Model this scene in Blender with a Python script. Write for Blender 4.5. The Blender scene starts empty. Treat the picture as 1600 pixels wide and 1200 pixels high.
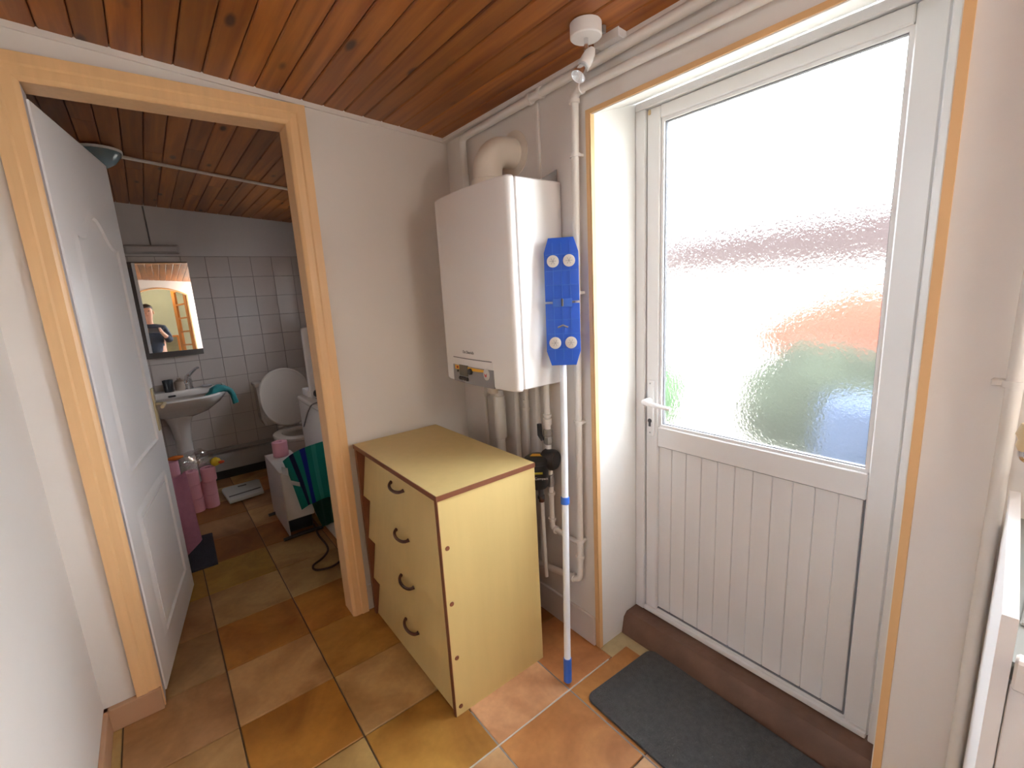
import bpy, bmesh, math, random
from mathutils import Vector, Matrix, noise
random.seed(7)
PI = math.pi
scn = bpy.context.scene
C = scn.collection

# ------------------------------------------------------------------ camera
cam_d = bpy.data.cameras.new('camera')
cam = bpy.data.objects.new('camera', cam_d); C.objects.link(cam)
yaw, pitch, roll = -.6573, -.1972, -.0546
fw = Vector((-math.sin(yaw)*math.cos(pitch), math.cos(yaw)*math.cos(pitch), math.sin(pitch)))
rt = Vector((math.cos(yaw), math.sin(yaw), 0)); up = rt.cross(fw)
r2 = math.cos(roll)*rt + math.sin(roll)*up; u2 = -math.sin(roll)*rt + math.cos(roll)*up
CAM = Vector((-1.2579, -2.0354, 1.4657))
m = Matrix((r2, u2, -fw)).transposed().to_4x4(); m.translation = CAM
cam.matrix_world = m
cam_d.sensor_width = 36.0; cam_d.lens = 722.67*36/1600; cam_d.clip_start = .02; cam_d.clip_end = 200
scn.camera = cam

# ------------------------------------------------------------------ world, light, exposure
w = bpy.data.worlds.new('sky'); scn.world = w; w.use_nodes = True
wn = w.node_tree.nodes; bg = wn['Background']
bg.inputs['Color'].default_value = (.85, .925, 1.0, 1); bg.inputs['Strength'].default_value = 7.0
def portal(name, loc, rot, sx, sy):
    d = bpy.data.lights.new(name, 'AREA'); d.shape = 'RECTANGLE'; d.size = sx; d.size_y = sy
    d.cycles.is_portal = True
    o = bpy.data.objects.new(name, d); C.objects.link(o); o.location = loc; o.rotation_euler = rot
portal('door_daylight', (.36, -1.35, 1.45), (0, PI/2, PI), .9+.4, .75)
portal('window_daylight', (.34, -2.65, 1.58), (0, PI/2, PI), .96, 1.1)
portal('hall_window_daylight', (1.62, -4.3, 1.5), (0, PI/2, PI), 1.3, 1.6)
portal('fill_room_daylight', (-3.03, -1.45, 1.85), (0, PI/2, 0), .6, .8)  # sky portal for the window of the added side room
portal('bath_fill_daylight', (.34, 1.65, 1.55), (0, PI/2, PI), .6, .6)  # sky portal for the added bathroom window
vs = scn.view_settings
vs.view_transform = 'Standard'; vs.look = 'None'; vs.gamma = 1; vs.exposure = 1.4; vs.use_curve_mapping = False
scn.cycles.max_bounces = 10; scn.cycles.diffuse_bounces = 6; scn.cycles.transparent_max_bounces = 8
scn.cycles.sample_clamp_indirect = 8.0

# ------------------------------------------------------------------ materials
def srgb(r, g, b):
    f = lambda c: (c/255/12.92) if c <= 10 else ((c/255+.055)/1.055)**2.4
    return (f(r), f(g), f(b))
MATS = {}
def mat(name, col, rough=.5, metal=0., var=.06, scale=6., bump=0., bscale=40., spec=.5, stretch=None, coat=0., emit=None, trans=0.):
    """principled with a little noise variation and relief"""
    if name in MATS: return MATS[name]
    M = bpy.data.materials.new(name); M.use_nodes = True; MATS[name] = M
    nt = M.node_tree; N = nt.nodes; L = nt.links; b = N['Principled BSDF']
    b.inputs['Roughness'].default_value = rough; b.inputs['Metallic'].default_value = metal
    b.inputs['Specular IOR Level'].default_value = spec; b.inputs['Coat Weight'].default_value = coat
    b.inputs['Transmission Weight'].default_value = trans
    tc = N.new('ShaderNodeTexCoord'); mp = N.new('ShaderNodeMapping'); L.new(tc.outputs['Object'], mp.inputs[0])
    if stretch: mp.inputs['Scale'].default_value = stretch
    n = N.new('ShaderNodeTexNoise'); n.inputs['Scale'].default_value = scale; n.inputs['Detail'].default_value = 4
    L.new(mp.outputs[0], n.inputs['Vector'])
    mx = N.new('ShaderNodeMix'); mx.data_type = 'RGBA'
    mx.inputs[6].default_value = (*[c*(1-var) for c in col], 1); mx.inputs[7].default_value = (*[min(1, c*(1+var)) for c in col], 1)
    L.new(n.outputs[0], mx.inputs[0]); L.new(mx.outputs[2], b.inputs['Base Color'])
    if bump:
        n2 = N.new('ShaderNodeTexNoise'); n2.inputs['Scale'].default_value = bscale; n2.inputs['Detail'].default_value = 5
        L.new(mp.outputs[0], n2.inputs['Vector'])
        bp = N.new('ShaderNodeBump'); bp.inputs['Strength'].default_value = bump; bp.inputs['Distance'].default_value = .01
        L.new(n2.outputs[0], bp.inputs['Height']); L.new(bp.outputs[0], b.inputs['Normal'])
    if emit:
        b.inputs['Emission Color'].default_value = (*emit[0], 1); b.inputs['Emission Strength'].default_value = emit[1]
    return M
PLASTER = mat('painted_plaster', (.74, .70, .665), .75, var=.03, scale=3, bump=.25, bscale=9)
REVEAL = mat('white_reveal_paint', (.80, .79, .77), .6, var=.03, bump=.2, bscale=14)
BATHPAINT = mat('bathroom_paint', (.60, .57, .56), .7, var=.04, bump=.15)
PEACH = mat('peach_varnished_wood', (.80, .51, .26), .38, var=.10, scale=5, stretch=(9, 9, .6), bump=.05, bscale=8)
PEACH2 = mat('peach_paint', (.74, .46, .22), .55, var=.06)
WHITEPVC = mat('white_pvc', (.74, .725, .72), .32, var=.02)
WHITEDOOR = mat('white_gloss_door_paint', (.87, .86, .87), .34, var=.02)
PIPEW = mat('white_painted_pipe', (.76, .73, .69), .42, var=.05, scale=12, bump=.05)
ENAMEL = mat('white_enamel', (.84, .82, .81), .25, var=.01)
CERAMIC = mat('white_ceramic', (.72, .69, .67), .15, var=.02)
CREAMC = mat('cream_ceramic', (.66, .60, .55), .2, var=.02)
CHROME = mat('chrome', (.75, .75, .77), .15, 1, var=.02)
STEEL = mat('zinc_steel', (.42, .42, .42), .45, .9, var=.1, scale=30)
BRASS = mat('aged_brass', (.62, .53, .33), .38, .8, var=.1)
BLACK = mat('black_plastic', (.022, .022, .024), .4, var=.2)
DKGREY = mat('dark_grey_plastic', (.08, .08, .085), .5, var=.1)
GREY = mat('grey_plastic', (.27, .26, .265), .45, var=.04)
BLUE = mat('blue_plastic', (.018, .105, .58), .38, var=.06)
BLUE2 = mat('blue_plastic_grip', (.04, .15, .62), .4, var=.05)
ALU = mat('white_lacquered_tube', (.78, .82, .88), .3, var=.02)
YELLOW = mat('yellow_orange_plastic', (.85, .46, .04), .4, var=.05)
RED = mat('red_plastic', (.45, .03, .03), .4, var=.05)
BROWN = mat('brown_edging', (.19, .065, .03), .45, var=.15, scale=20)
HANDLEB = mat('brown_handle', (.085, .03, .017), .35, var=.1)
MELA = mat('yellow_wood_laminate', (.63, .475, .20), .42, var=.07, scale=3.5, stretch=(7, 7, .7), bump=.04, bscale=6)
MAT_RUG = mat('charcoal_mat', (.085, .086, .088), .92, var=.35, scale=55, bump=.8, bscale=220)
SILL = mat('worn_brown_threshold', (.15, .075, .048), .55, var=.45, scale=9, bump=.4, bscale=30)
CEMENT = mat('yellowish_cement', (.46, .36, .19), .8, var=.3, scale=15, bump=.4)
GROUT = mat('grey_grout', (.13, .095, .065), .9, var=.4, scale=20, bump=.2)
GROUTW = mat('wall_grout', (.30, .27, .255), .9, var=.1)
SKIRT_TAN = mat('tan_skirting_tile', (.52, .31, .185), .5, var=.12, scale=5)
SKIRT_W = mat('painted_skirting', (.68, .62, .58), .5, var=.04)
PINK = mat('pink_paper', (.74, .36, .45), .8, var=.06, bump=.2)
PINK2 = mat('pink_terry', (.60, .26, .35), .95, var=.15, scale=30, bump=.6, bscale=150)
TEAL = mat('teal_rubber', (.012, .20, .22), .5, var=.1)
DKGREEN = mat('dark_green_terry', (.012, .085, .065), .95, var=.2, scale=30, bump=.6, bscale=150)
NAVYM = mat('dark_bath_mat_pile', (.035, .032, .045), .95, var=.3, scale=60, bump=.8, bscale=200)
GREENWALL = mat('pale_green_wall', (.50, .51, .40), .8, var=.05, bump=.1)
ORWOOD = mat('orange_varnished_wood', (.52, .17, .03), .3, var=.2, scale=6, stretch=(8, 8, .7))
SKIN = mat('skin', (.62, .33, .23), .55, var=.05)
JACKET = mat('dark_jacket', (.03, .04, .065), .85, var=.15, scale=14, bump=.3)
TROUS = mat('dark_trousers', (.04, .04, .05), .85, var=.1)
HAIR = mat('dark_hair', (.03, .02, .015), .6, var=.2, scale=40, bump=.5)
WHITET = mat('white_print', (.8, .8, .8), .5, var=.0)
GREYT = mat('grey_print', (.25, .24, .24), .5, var=.0)
SCALEW = mat('scale_plastic', (.55, .56, .54), .35, var=.05)
CABLEB = mat('brown_cable', (.05, .025, .017), .5, var=.1)
CABLEG = mat('grey_cable', (.18, .17, .17), .5, var=.1)
OUTW = mat('white_render', (.82, .80, .76), .9, var=.04)
OUTG = mat('pale_paving', (.30, .27, .22), .9, var=.15)
ROOF = mat('terracotta_roof', (.034, .021, .019), .95, var=.25, scale=8, spec=.05)
LEAF = mat('hedge_green', (.030, .035, .022), .9, var=.4, scale=5, spec=.05)
LEAF2 = mat('light_leaf_green', (.045, .11, .035), .9, var=.3, scale=5, spec=.05)
ORED = mat('red_cloth', (.15, .030, .016), .9, var=.1, spec=.05)
OBLUE = mat('blue_barrel_plastic', (.036, .050, .085), .7, var=.05, spec=.1)
OGREY = mat('grey_stone', (.25, .24, .20), .9, var=.2)
LAMPG = mat('blue_grey_glass_shade', (.16, .22, .26), .2, var=.1)
MARB = mat('ribbed_grey_drainboard', (.24, .25, .24), .45, var=.1)

def wood_mat():
    M = bpy.data.materials.new('varnished_pine'); M.use_nodes = True
    nt = M.node_tree; N = nt.nodes; L = nt.links; b = N['Principled BSDF']
    tc = N.new('ShaderNodeTexCoord'); oi = N.new('ShaderNodeObjectInfo')
    ml = N.new('ShaderNodeMath'); ml.operation = 'MULTIPLY'; ml.inputs[1].default_value = 57.3; L.new(oi.outputs['Random'], ml.inputs[0])
    ad = N.new('ShaderNodeVectorMath'); ad.operation = 'ADD'; L.new(tc.outputs['Object'], ad.inputs[0]); L.new(ml.outputs[0], ad.inputs[1])
    mp = N.new('ShaderNodeMapping'); mp.inputs['Scale'].default_value = (26, 1.2, 26); L.new(ad.outputs[0], mp.inputs[0])
    n = N.new('ShaderNodeTexNoise'); n.inputs['Scale'].default_value = 1.0; n.inputs['Detail'].default_value = 6; n.inputs['Distortion'].default_value = .6; L.new(mp.outputs[0], n.inputs['Vector'])
    cr = N.new('ShaderNodeValToRGB'); e = cr.color_ramp.elements
    e[0].position = .28; e[0].color = (.20, .050, .009, 1); e[1].position = .72; e[1].color = (.43, .150, .026, 1)
    L.new(n.outputs[0], cr.inputs[0])
    # per board tone
    mr = N.new('ShaderNodeMapRange'); mr.inputs['To Min'].default_value = .74; mr.inputs['To Max'].default_value = 1.2; L.new(oi.outputs['Random'], mr.inputs['Value'])
    mm = N.new('ShaderNodeMix'); mm.data_type = 'RGBA'; mm.blend_type = 'MULTIPLY'; mm.inputs[0].default_value = 1
    L.new(cr.outputs[0], mm.inputs[6]); L.new(mr.outputs[0], mm.inputs[7])
    # knots
    mp2 = N.new('ShaderNodeMapping'); mp2.inputs['Scale'].default_value = (9, 3.2, 9); L.new(ad.outputs[0], mp2.inputs[0])
    v = N.new('ShaderNodeTexVoronoi'); v.inputs['Scale'].default_value = 1.0; L.new(mp2.outputs[0], v.inputs['Vector'])
    k = N.new('ShaderNodeMapRange'); k.inputs['From Min'].default_value = .08; k.inputs['From Max'].default_value = .16; L.new(v.outputs['Distance'], k.inputs['Value'])
    mk = N.new('ShaderNodeMix'); mk.data_type = 'RGBA'; mk.inputs[6].default_value = (.055, .016, .006, 1)
    L.new(k.outputs[0], mk.inputs[0]); L.new(mm.outputs[2], mk.inputs[7]); L.new(mk.outputs[2], b.inputs['Base Color'])
    b.inputs['Roughness'].default_value = .42
    return M
WOOD = wood_mat()
def tile_mat():
    M = bpy.data.materials.new('glazed_terracotta_tile'); M.use_nodes = True
    nt = M.node_tree; N = nt.nodes; L = nt.links; b = N['Principled BSDF']
    tc = N.new('ShaderNodeTexCoord'); oi = N.new('ShaderNodeObjectInfo')
    ml = N.new('ShaderNodeMath'); ml.operation = 'MULTIPLY'; ml.inputs[1].default_value = 91.7; L.new(oi.outputs['Random'], ml.inputs[0])
    ad = N.new('ShaderNodeVectorMath'); ad.operation = 'ADD'; L.new(tc.outputs['Object'], ad.inputs[0]); L.new(ml.outputs[0], ad.inputs[1])
    n = N.new('ShaderNodeTexNoise'); n.inputs['Scale'].default_value = 4.2; n.inputs['Detail'].default_value = 4; n.inputs['Distortion'].default_value = .8; L.new(ad.outputs[0], n.inputs['Vector'])
    cr = N.new('ShaderNodeValToRGB'); e = cr.color_ramp.elements
    e[0].position = .30; e[0].color = (.68, .55, .45, 1); e[1].position = .62; e[1].color = (1.12, 1.12, 1.12, 1)
    L.new(n.outputs[0], cr.inputs[0])
    mm = N.new('ShaderNodeMix'); mm.data_type = 'RGBA'; mm.blend_type = 'MULTIPLY'; mm.inputs[0].default_value = 1
    L.new(oi.outputs['Color'], mm.inputs[6]); L.new(cr.outputs[0], mm.inputs[7])
    n2 = N.new('ShaderNodeTexNoise'); n2.inputs['Scale'].default_value = 45; L.new(ad.outputs[0], n2.inputs['Vector'])
    m2 = N.new('ShaderNodeMix'); m2.data_type = 'RGBA'; m2.blend_type = 'MULTIPLY'; m2.inputs[0].default_value = .25
    L.new(mm.outputs[2], m2.inputs[6]); L.new(n2.outputs[0], m2.inputs[7]); L.new(m2.outputs[2], b.inputs['Base Color'])
    b.inputs['Roughness'].default_value = .45
    bp = N.new('ShaderNodeBump'); bp.inputs['Strength'].default_value = .15; bp.inputs['Distance'].default_value = .01; L.new(n.outputs[0], bp.inputs['Height']); L.new(bp.outputs[0], b.inputs['Normal'])
    return M
TILE = tile_mat()
def walltile_mat():
    M = mat('white_wall_tile', (.56, .505, .48), .16, var=.05, scale=2)
    return M
WTILE = walltile_mat()
def frosted():
    M = bpy.data.materials.new('frosted_glass'); M.use_nodes = True
    nt = M.node_tree; N = nt.nodes; L = nt.links; N.remove(N['Principled BSDF']); out = N['Material Output']
    rf = N.new('ShaderNodeBsdfRefraction'); rf.inputs['Roughness'].default_value = .28; rf.inputs['IOR'].default_value = 1.12
    tr = N.new('ShaderNodeBsdfTranslucent'); tr.inputs['Color'].default_value = (.93, .95, .95, 1)
    gl = N.new('ShaderNodeBsdfGlossy'); gl.inputs['Roughness'].default_value = .25
    tc = N.new('ShaderNodeTexCoord'); n = N.new('ShaderNodeTexNoise'); n.inputs['Scale'].default_value = 120; n.inputs['Detail'].default_value = 2; L.new(tc.outputs['Object'], n.inputs['Vector'])
    bp = N.new('ShaderNodeBump'); bp.inputs['Strength'].default_value = .6; bp.inputs['Distance'].default_value = .0045; L.new(n.outputs[0], bp.inputs['Height'])
    L.new(bp.outputs[0], rf.inputs['Normal']); L.new(bp.outputs[0], gl.inputs['Normal'])
    m1 = N.new('ShaderNodeMixShader'); m1.inputs[0].default_value = .01; L.new(rf.outputs[0], m1.inputs[1]); L.new(tr.outputs[0], m1.inputs[2])
    m2 = N.new('ShaderNodeMixShader'); m2.inputs[0].default_value = .03; L.new(m1.outputs[0], m2.inputs[1]); L.new(gl.outputs[0], m2.inputs[2])
    L.new(m2.outputs[0], out.inputs[0]); return M
FROST = frosted()
def clear_glass(name, mixv=.08):
    M = bpy.data.materials.new(name); M.use_nodes = True
    nt = M.node_tree; N = nt.nodes; L = nt.links; N.remove(N['Principled BSDF']); out = N['Material Output']
    t = N.new('ShaderNodeBsdfTransparent'); g = N.new('ShaderNodeBsdfGlossy'); g.inputs['Roughness'].default_value = .03
    m1 = N.new('ShaderNodeMixShader'); m1.inputs[0].default_value = mixv; L.new(t.outputs[0], m1.inputs[1]); L.new(g.outputs[0], m1.inputs[2]); L.new(m1.outputs[0], out.inputs[0])
    return M
GLASS = clear_glass('clear_glass'); BAGGL = clear_glass('clear_plastic_film', .22); BULBGL = clear_glass('bulb_glass', .25)
def mirror_mat():
    M = bpy.data.materials.new('silvered_mirror'); M.use_nodes = True; b = M.node_tree.nodes['Principled BSDF']
    b.inputs['Base Color'].default_value = (.92, .93, .92, 1); b.inputs['Metallic'].default_value = 1; b.inputs['Roughness'].default_value = .01
    return M
MIRR = mirror_mat()
def towel_mat():
    M = bpy.data.materials.new('striped_teal_terry'); M.use_nodes = True
    nt = M.node_tree; N = nt.nodes; L = nt.links; b = N['Principled BSDF']; b.inputs['Roughness'].default_value = .95
    uv = N.new('ShaderNodeUVMap'); sp = N.new('ShaderNodeSeparateXYZ'); L.new(uv.outputs[0], sp.inputs[0])
    cr = N.new('ShaderNodeValToRGB'); cr.color_ramp.interpolation = 'CONSTANT'; e = cr.color_ramp.elements
    T = (.012, .36, .32, 1); T2 = (.06, .50, .45, 1)
    e[0].position = 0; e[0].color = T; e[1].position = .22; e[1].color = (.012, .03, .13, 1)
    for p, c in ((.34, T), (.50, (.01, .05, .42, 1)), (.61, T), (.72, T2), (.80, T)):
        x = e.new(p); x.color = c
    L.new(sp.outputs[0], cr.inputs[0]); L.new(cr.outputs[0], b.inputs['Base Color'])
    n2 = N.new('ShaderNodeTexNoise'); n2.inputs['Scale'].default_value = 180
    bp = N.new('ShaderNodeBump'); bp.inputs['Strength'].default_value = .6; bp.inputs['Distance'].default_value = .01; L.new(n2.outputs[0], bp.inputs['Height']); L.new(bp.outputs[0], b.inputs['Normal'])
    return M
TOWEL = towel_mat()

# ------------------------------------------------------------------ mesh helpers
def add_box(bm, x0, x1, y0, y1, z0, z1, bev=0., seg=1):
    v = [bm.verts.new(p) for p in ((x0,y0,z0),(x1,y0,z0),(x1,y1,z0),(x0,y1,z0),(x0,y0,z1),(x1,y0,z1),(x1,y1,z1),(x0,y1,z1))]
    fs = [bm.faces.new([v[i] for i in q]) for q in ((0,3,2,1),(4,5,6,7),(0,1,5,4),(1,2,6,5),(2,3,7,6),(3,0,4,7))]
    if bev:
        es = list({e for f in fs for e in f.edges})
        bmesh.ops.bevel(bm, geom=es, offset=bev, segments=seg, profile=.6, affect='EDGES')
    return bm
def box(x0, x1, y0, y1, z0, z1, bev=0., seg=1):
    return add_box(bmesh.new(), x0, x1, y0, y1, z0, z1, bev, seg)
def frame_of(d):
    d = Vector(d).normalized(); a = Vector((0,0,1)) if abs(d.z) < .9 else Vector((1,0,0))
    x = a.cross(d).normalized(); return x, d.cross(x), d
def round_path(pts, r, n=5):
    pts = [Vector(p) for p in pts]; out = [pts[0]]
    for i in range(1, len(pts)-1):
        a, b, c = pts[i-1], pts[i], pts[i+1]
        k = min(r, (a-b).length*.48, (c-b).length*.48); p, q = b+(a-b).normalized()*k, b+(c-b).normalized()*k
        for j in range(n+1):
            t = j/n; out.append((1-t)**2*p + 2*t*(1-t)*b + t*t*q)
    out.append(pts[-1]); return out
def add_tube(bm, pts, r, seg=12, rc=None, cap=True):
    pts = [Vector(p) for p in pts]
    if rc: pts = round_path(pts, rc)
    rr = r if isinstance(r, (list, tuple)) else [r]*len(pts)
    x, y, d = frame_of(pts[1]-pts[0]); rings = []
    for i, p in enumerate(pts):
        t = (pts[min(i+1, len(pts)-1)]-pts[max(i-1, 0)]).normalized()
        x = (x - t*x.dot(t)).normalized(); y = t.cross(x)
        rings.append([bm.verts.new(p + rr[i]*(math.cos(2*PI*k/seg)*x + math.sin(2*PI*k/seg)*y)) for k in range(seg)])
    for a, b in zip(rings, rings[1:]):
        for k in range(seg): bm.faces.new((a[k], a[(k+1)%seg], b[(k+1)%seg], b[k]))
    if cap: bm.faces.new(rings[0][::-1]); bm.faces.new(rings[-1])
    return bm
def tube(pts, r, seg=12, rc=None): return add_tube(bmesh.new(), pts, r, seg, rc)
def add_lathe(bm, prof, c=(0,0,0), axis=(0,0,1), seg=24, sx=1, sy=1):
    x, y, d = frame_of(axis); c = Vector(c); rings = []
    for r, h in prof:
        if r < 1e-6: rings.append([bm.verts.new(c+d*h)])
        else: rings.append([bm.verts.new(c+d*h+r*(sx*math.cos(2*PI*k/seg)*x+sy*math.sin(2*PI*k/seg)*y)) for k in range(seg)])
    for a, b in zip(rings, rings[1:]):
        for k in range(seg):
            A = a if len(a) == 1 else (a[k], a[(k+1)%seg]); B = b if len(b) == 1 else (b[(k+1)%seg], b[k])
            if len(A)+len(B) > 2: bm.faces.new((*A, *B))
    if len(rings[0]) > 1: bm.faces.new(rings[0][::-1])
    if len(rings[-1]) > 1: bm.faces.new(rings[-1])
    return bm
def lathe(prof, c=(0,0,0), axis=(0,0,1), seg=24, sx=1, sy=1): return add_lathe(bmesh.new(), prof, c, axis, seg, sx, sy)
def add_prism(bm, poly, o, u, v, n, t, bev=0.):
    """polygon (a,b) in plane o+a*u+b*v, thickened by t along n"""
    o, u, v, n = map(Vector, (o, u, v, n))
    a = [bm.verts.new(o+p*u+q*v) for p, q in poly]; b = [bm.verts.new(o+p*u+q*v+t*n) for p, q in poly]
    k = len(poly); fs = [bm.faces.new(a[::-1]), bm.faces.new(b)]
    for i in range(k): fs.append(bm.faces.new((a[i], a[(i+1)%k], b[(i+1)%k], b[i])))
    if bev: bmesh.ops.bevel(bm, geom=list({e for f in (fs[0], fs[1]) for e in f.edges}), offset=bev, segments=2, profile=.6, affect='EDGES')
    return bm
def prism(*a, **k): return add_prism(bmesh.new(), *a, **k)
def add_loft(bm, rings, cap0=True, cap1=True):
    R = [[bm.verts.new(p) for p in r] for r in rings]; k = len(R[0])
    for a, b in zip(R, R[1:]):
        for i in range(k): bm.faces.new((a[i], a[(i+1)%k], b[(i+1)%k], b[i]))
    if cap0: bm.faces.new(R[0][::-1])
    if cap1: bm.faces.new(R[-1])
    return bm
def loft(rings, cap0=True, cap1=True): return add_loft(bmesh.new(), rings, cap0, cap1)
def sheet(nu, nv, f, th=.006):
    bm = bmesh.new(); uvl = bm.loops.layers.uv.new('UVMap')
    V = [[bm.verts.new(f(i/nu, j/nv)) for j in range(nv+1)] for i in range(nu+1)]
    for i in range(nu):
        for j in range(nv):
            F = bm.faces.new((V[i][j], V[i+1][j], V[i+1][j+1], V[i][j+1]))
            for l, (a, b) in zip(F.loops, ((i,j),(i+1,j),(i+1,j+1),(i,j+1))): l[uvl].uv = (a/nu, b/nv)
    bmesh.ops.solidify(bm, geom=bm.faces[:], thickness=th)
    return bm
ROOTLOC = {}
def link(o, parent):
    C.objects.link(o)
    if parent is not None:
        o.parent = parent; o.matrix_parent_inverse = Matrix.Identity(4)
        o.location = Vector(o.location) - ROOTLOC[parent.name]
def obj(name, bm, m, parent=None, smooth=True, sharp=35):
    bmesh.ops.recalc_face_normals(bm, faces=bm.faces[:])
    xs = [v.co for v in bm.verts]
    c = Vector([(min(p[i] for p in xs)+max(p[i] for p in xs))/2 for i in range(3)])
    for v in bm.verts: v.co -= c
    if smooth:
        for f in bm.faces: f.smooth = True
        a = math.radians(sharp)
        for e in bm.edges:
            if len(e.link_faces) == 2 and e.calc_face_angle(0) > a: e.smooth = False
    me = bpy.data.meshes.new(name); bm.to_mesh(me); bm.free()
    me.materials.append(m)
    o = bpy.data.objects.new(name, me); o.location = c
    link(o, parent); 
    ROOTLOC[o.name] = Vector(c)
    return o
def tag(o, label, cat, group=None):
    o['label'] = label; o['category'] = cat
    if group: o['group'] = group
    return o
def thing(name, label, cat, loc, group=None):
    o = bpy.data.objects.new(name, None); o.empty_display_size = .05; o.location = loc; C.objects.link(o)
    ROOTLOC[o.name] = Vector(loc); return tag(o, label, cat, group)
def sroot(name, loc):
    o = bpy.data.objects.new(name, None); o.empty_display_size = .05; o.location = loc; C.objects.link(o)
    ROOTLOC[o.name] = Vector(loc); o['kind'] = 'structure'; return o
def struct(name, bm, m, parent=None, **k):
    o = obj(name, bm, m, parent, **k)
    if parent is None: o['kind'] = 'structure'
    return o
def inst(src, name, loc, rot=None, parent=None, color=None):
    o = bpy.data.objects.new(name, src); o.location = loc
    if rot: o.rotation_euler = rot
    if color: o.color = color
    link(o, parent); return o
def text(name, s, size, o, u, v, m, parent, ext=.0006):
    cu = bpy.data.curves.new(name, 'FONT'); cu.body = s; cu.size = size; cu.extrude = ext; cu.align_x = 'CENTER'; cu.align_y = 'CENTER'
    t = bpy.data.objects.new(name+'_curve', cu)
    C.objects.link(t); dg = bpy.context.evaluated_depsgraph_get()
    me = bpy.data.meshes.new_from_object(t.evaluated_get(dg)); C.objects.unlink(t); bpy.data.objects.remove(t)
    u, v = Vector(u).normalized(), Vector(v).normalized(); n = u.cross(v); o = Vector(o)
    M = Matrix((u, v, n)).transposed().to_4x4()
    me.transform(M); me.materials.clear(); me.materials.append(m)
    ob = bpy.data.objects.new(name, me); ob.location = o; link(ob, parent); return ob

# ================================================================== STRUCTURE
H0, SL = 2.186, .0769
ceil = lambda x: H0 - SL*x
WX = -1.60            # left wall
YF = -3.3            # wall with the arch
YB = 2.62             # far bathroom wall
# floor and tiles
fb = box(WX-.1, .16, YF-.12, YB+.1, -.08, -.006)
floor = struct('floor', fb, GROUT)
S = .33; GX, GY = -1.2302, .3527
tb = box(-S/2+.0025, S/2-.0025, -S/2+.0025, S/2-.0025, -.008, 0, .002)
tm = bpy.data.meshes.new('floor_tile'); bmesh.ops.recalc_face_normals(tb, faces=tb.faces[:]); tb.to_mesh(tm); tb.free(); tm.materials.append(TILE)
PAL = {'o': (.46, .20, .033), 'b': (.52, .325, .13), 'd': (.35, .15, .035), 'p': (.66, .40, .20), 'r': (.55, .25, .080), 'y': (.48, .26, .05), 't': (.42, .24, .105)}
known = {(0,0):'o',(0,1):'b',(0,2):'o',(0,-1):'b',(0,-2):'y',(0,-3):'d',(0,-4):'t',(0,-5):'d',(-1,0):'t',(-1,1):'t',(-1,2):'b',(-1,-1):'t',(1,-1):'b',(1,0):'o',
         (1,1):'y',(1,2):'b',(1,3):'y',(1,-2):'b',(1,-3):'d',(1,-4):'b',(2,3):'p',(2,4):'r',(3,3):'r',(3,4):'r',(1,4):'p',(2,5):'p',(3,5):'p',(0,3):'b',(3,2):'d'}
def add_tiles():
    for i in range(-2, 5):
        for j in range(-7, 10):
            x0, x1 = GX+i*S, GX+(i+1)*S; y1 = GY-j*S; y0 = y1-S
            if x1 < WX or x0 > .12 or y0 > YB or y1 < YF-.1: continue
            k = known.get((i, j)) or random.choice('obdpryt')
            col = [c*random.uniform(.93, 1.06) for c in PAL[k]]
            cx0, cx1 = max(x0, WX), min(x1, .005)
            if not (-2.0 < (y0+y1)/2) and cx0 > 0: continue
            cy0, cy1 = max(y0, YF-.1), min(y1, YB)
            if i == 3:
                # the last column: its tile is cut at the wall and runs a little into the door recess
                cx1 = .09 if -1.9 < (y0+y1)/2 < -.95 else .0
            if i > 3: continue
            full = abs(cx1-cx0-S) < .001 and abs(cy1-cy0-S) < .001
            if full:
                inst(tm, 'tile', ((x0+x1)/2, (y0+y1)/2, 0), None, floor, (*col, 1))
            else:
                o = obj('tile', box(cx0+.0025, cx1-.0025, cy0+.0025, cy1-.0025, -.008, 0, .002), TILE, floor, smooth=False)
                o.color = (*col, 1)
add_tiles()
GROUTL = mat('pale_grout', (.52, .48, .43), .9, var=.3, scale=40)
for x0, x1, y in ((-.90, -.02, GY-4*S), ): obj('grout_joint', box(x0, x1, y-.0026, y+.0026, -.006, -.0012), GROUTL, floor)
for x, y0, y1 in ((GX+3*S, -1.7, -.70), (GX+2*S, -1.6, -.80)): obj('grout_joint', box(x-.0026, x+.0026, y0, y1, -.006, -.0016), mat('grey_joint', (.26, .24, .22), .9, var=.3, scale=40), floor)
struct('trim_9', box(.0, .2, -1.80, -.904, -.02, -.002), CEMENT)

# exterior (right) wall with door opening and window opening, lintel of the recess splayed
DX = .247; OL, OR, OH = -.9027, -1.8094, 2.025
bm = bmesh.new()
add_box(bm, 0, .30, OL, 1.35, 0, 2.3); add_box(bm, 0, .30, 1.95, YB+.1, 0, 2.3)
add_box(bm, 0, .30, 1.35, 1.95, 0, 1.25); add_box(bm, 0, .30, 1.35, 1.95, 1.85, 2.3)
add_box(bm, 0, .30, -2.1, OR, 0, 2.35)
add_box(bm, 0, .30, -3.2, -2.1, 0, 1.1); add_box(bm, 0, .30, -3.2, -2.1, 2.06, 2.35)
add_box(bm, 0, .30, YF-.12, -3.2, 0, 2.35)
# lintel as a prism with a sloping underside
add_prism(bm, [(0, OH), (.30, OH+.095), (.30, 2.35), (0, 2.35)], (0, OR, 0), (1,0,0), (0,0,1), (0,1,0), OL-OR)
struct('wall_right', bm, PLASTER, smooth=False)
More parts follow.
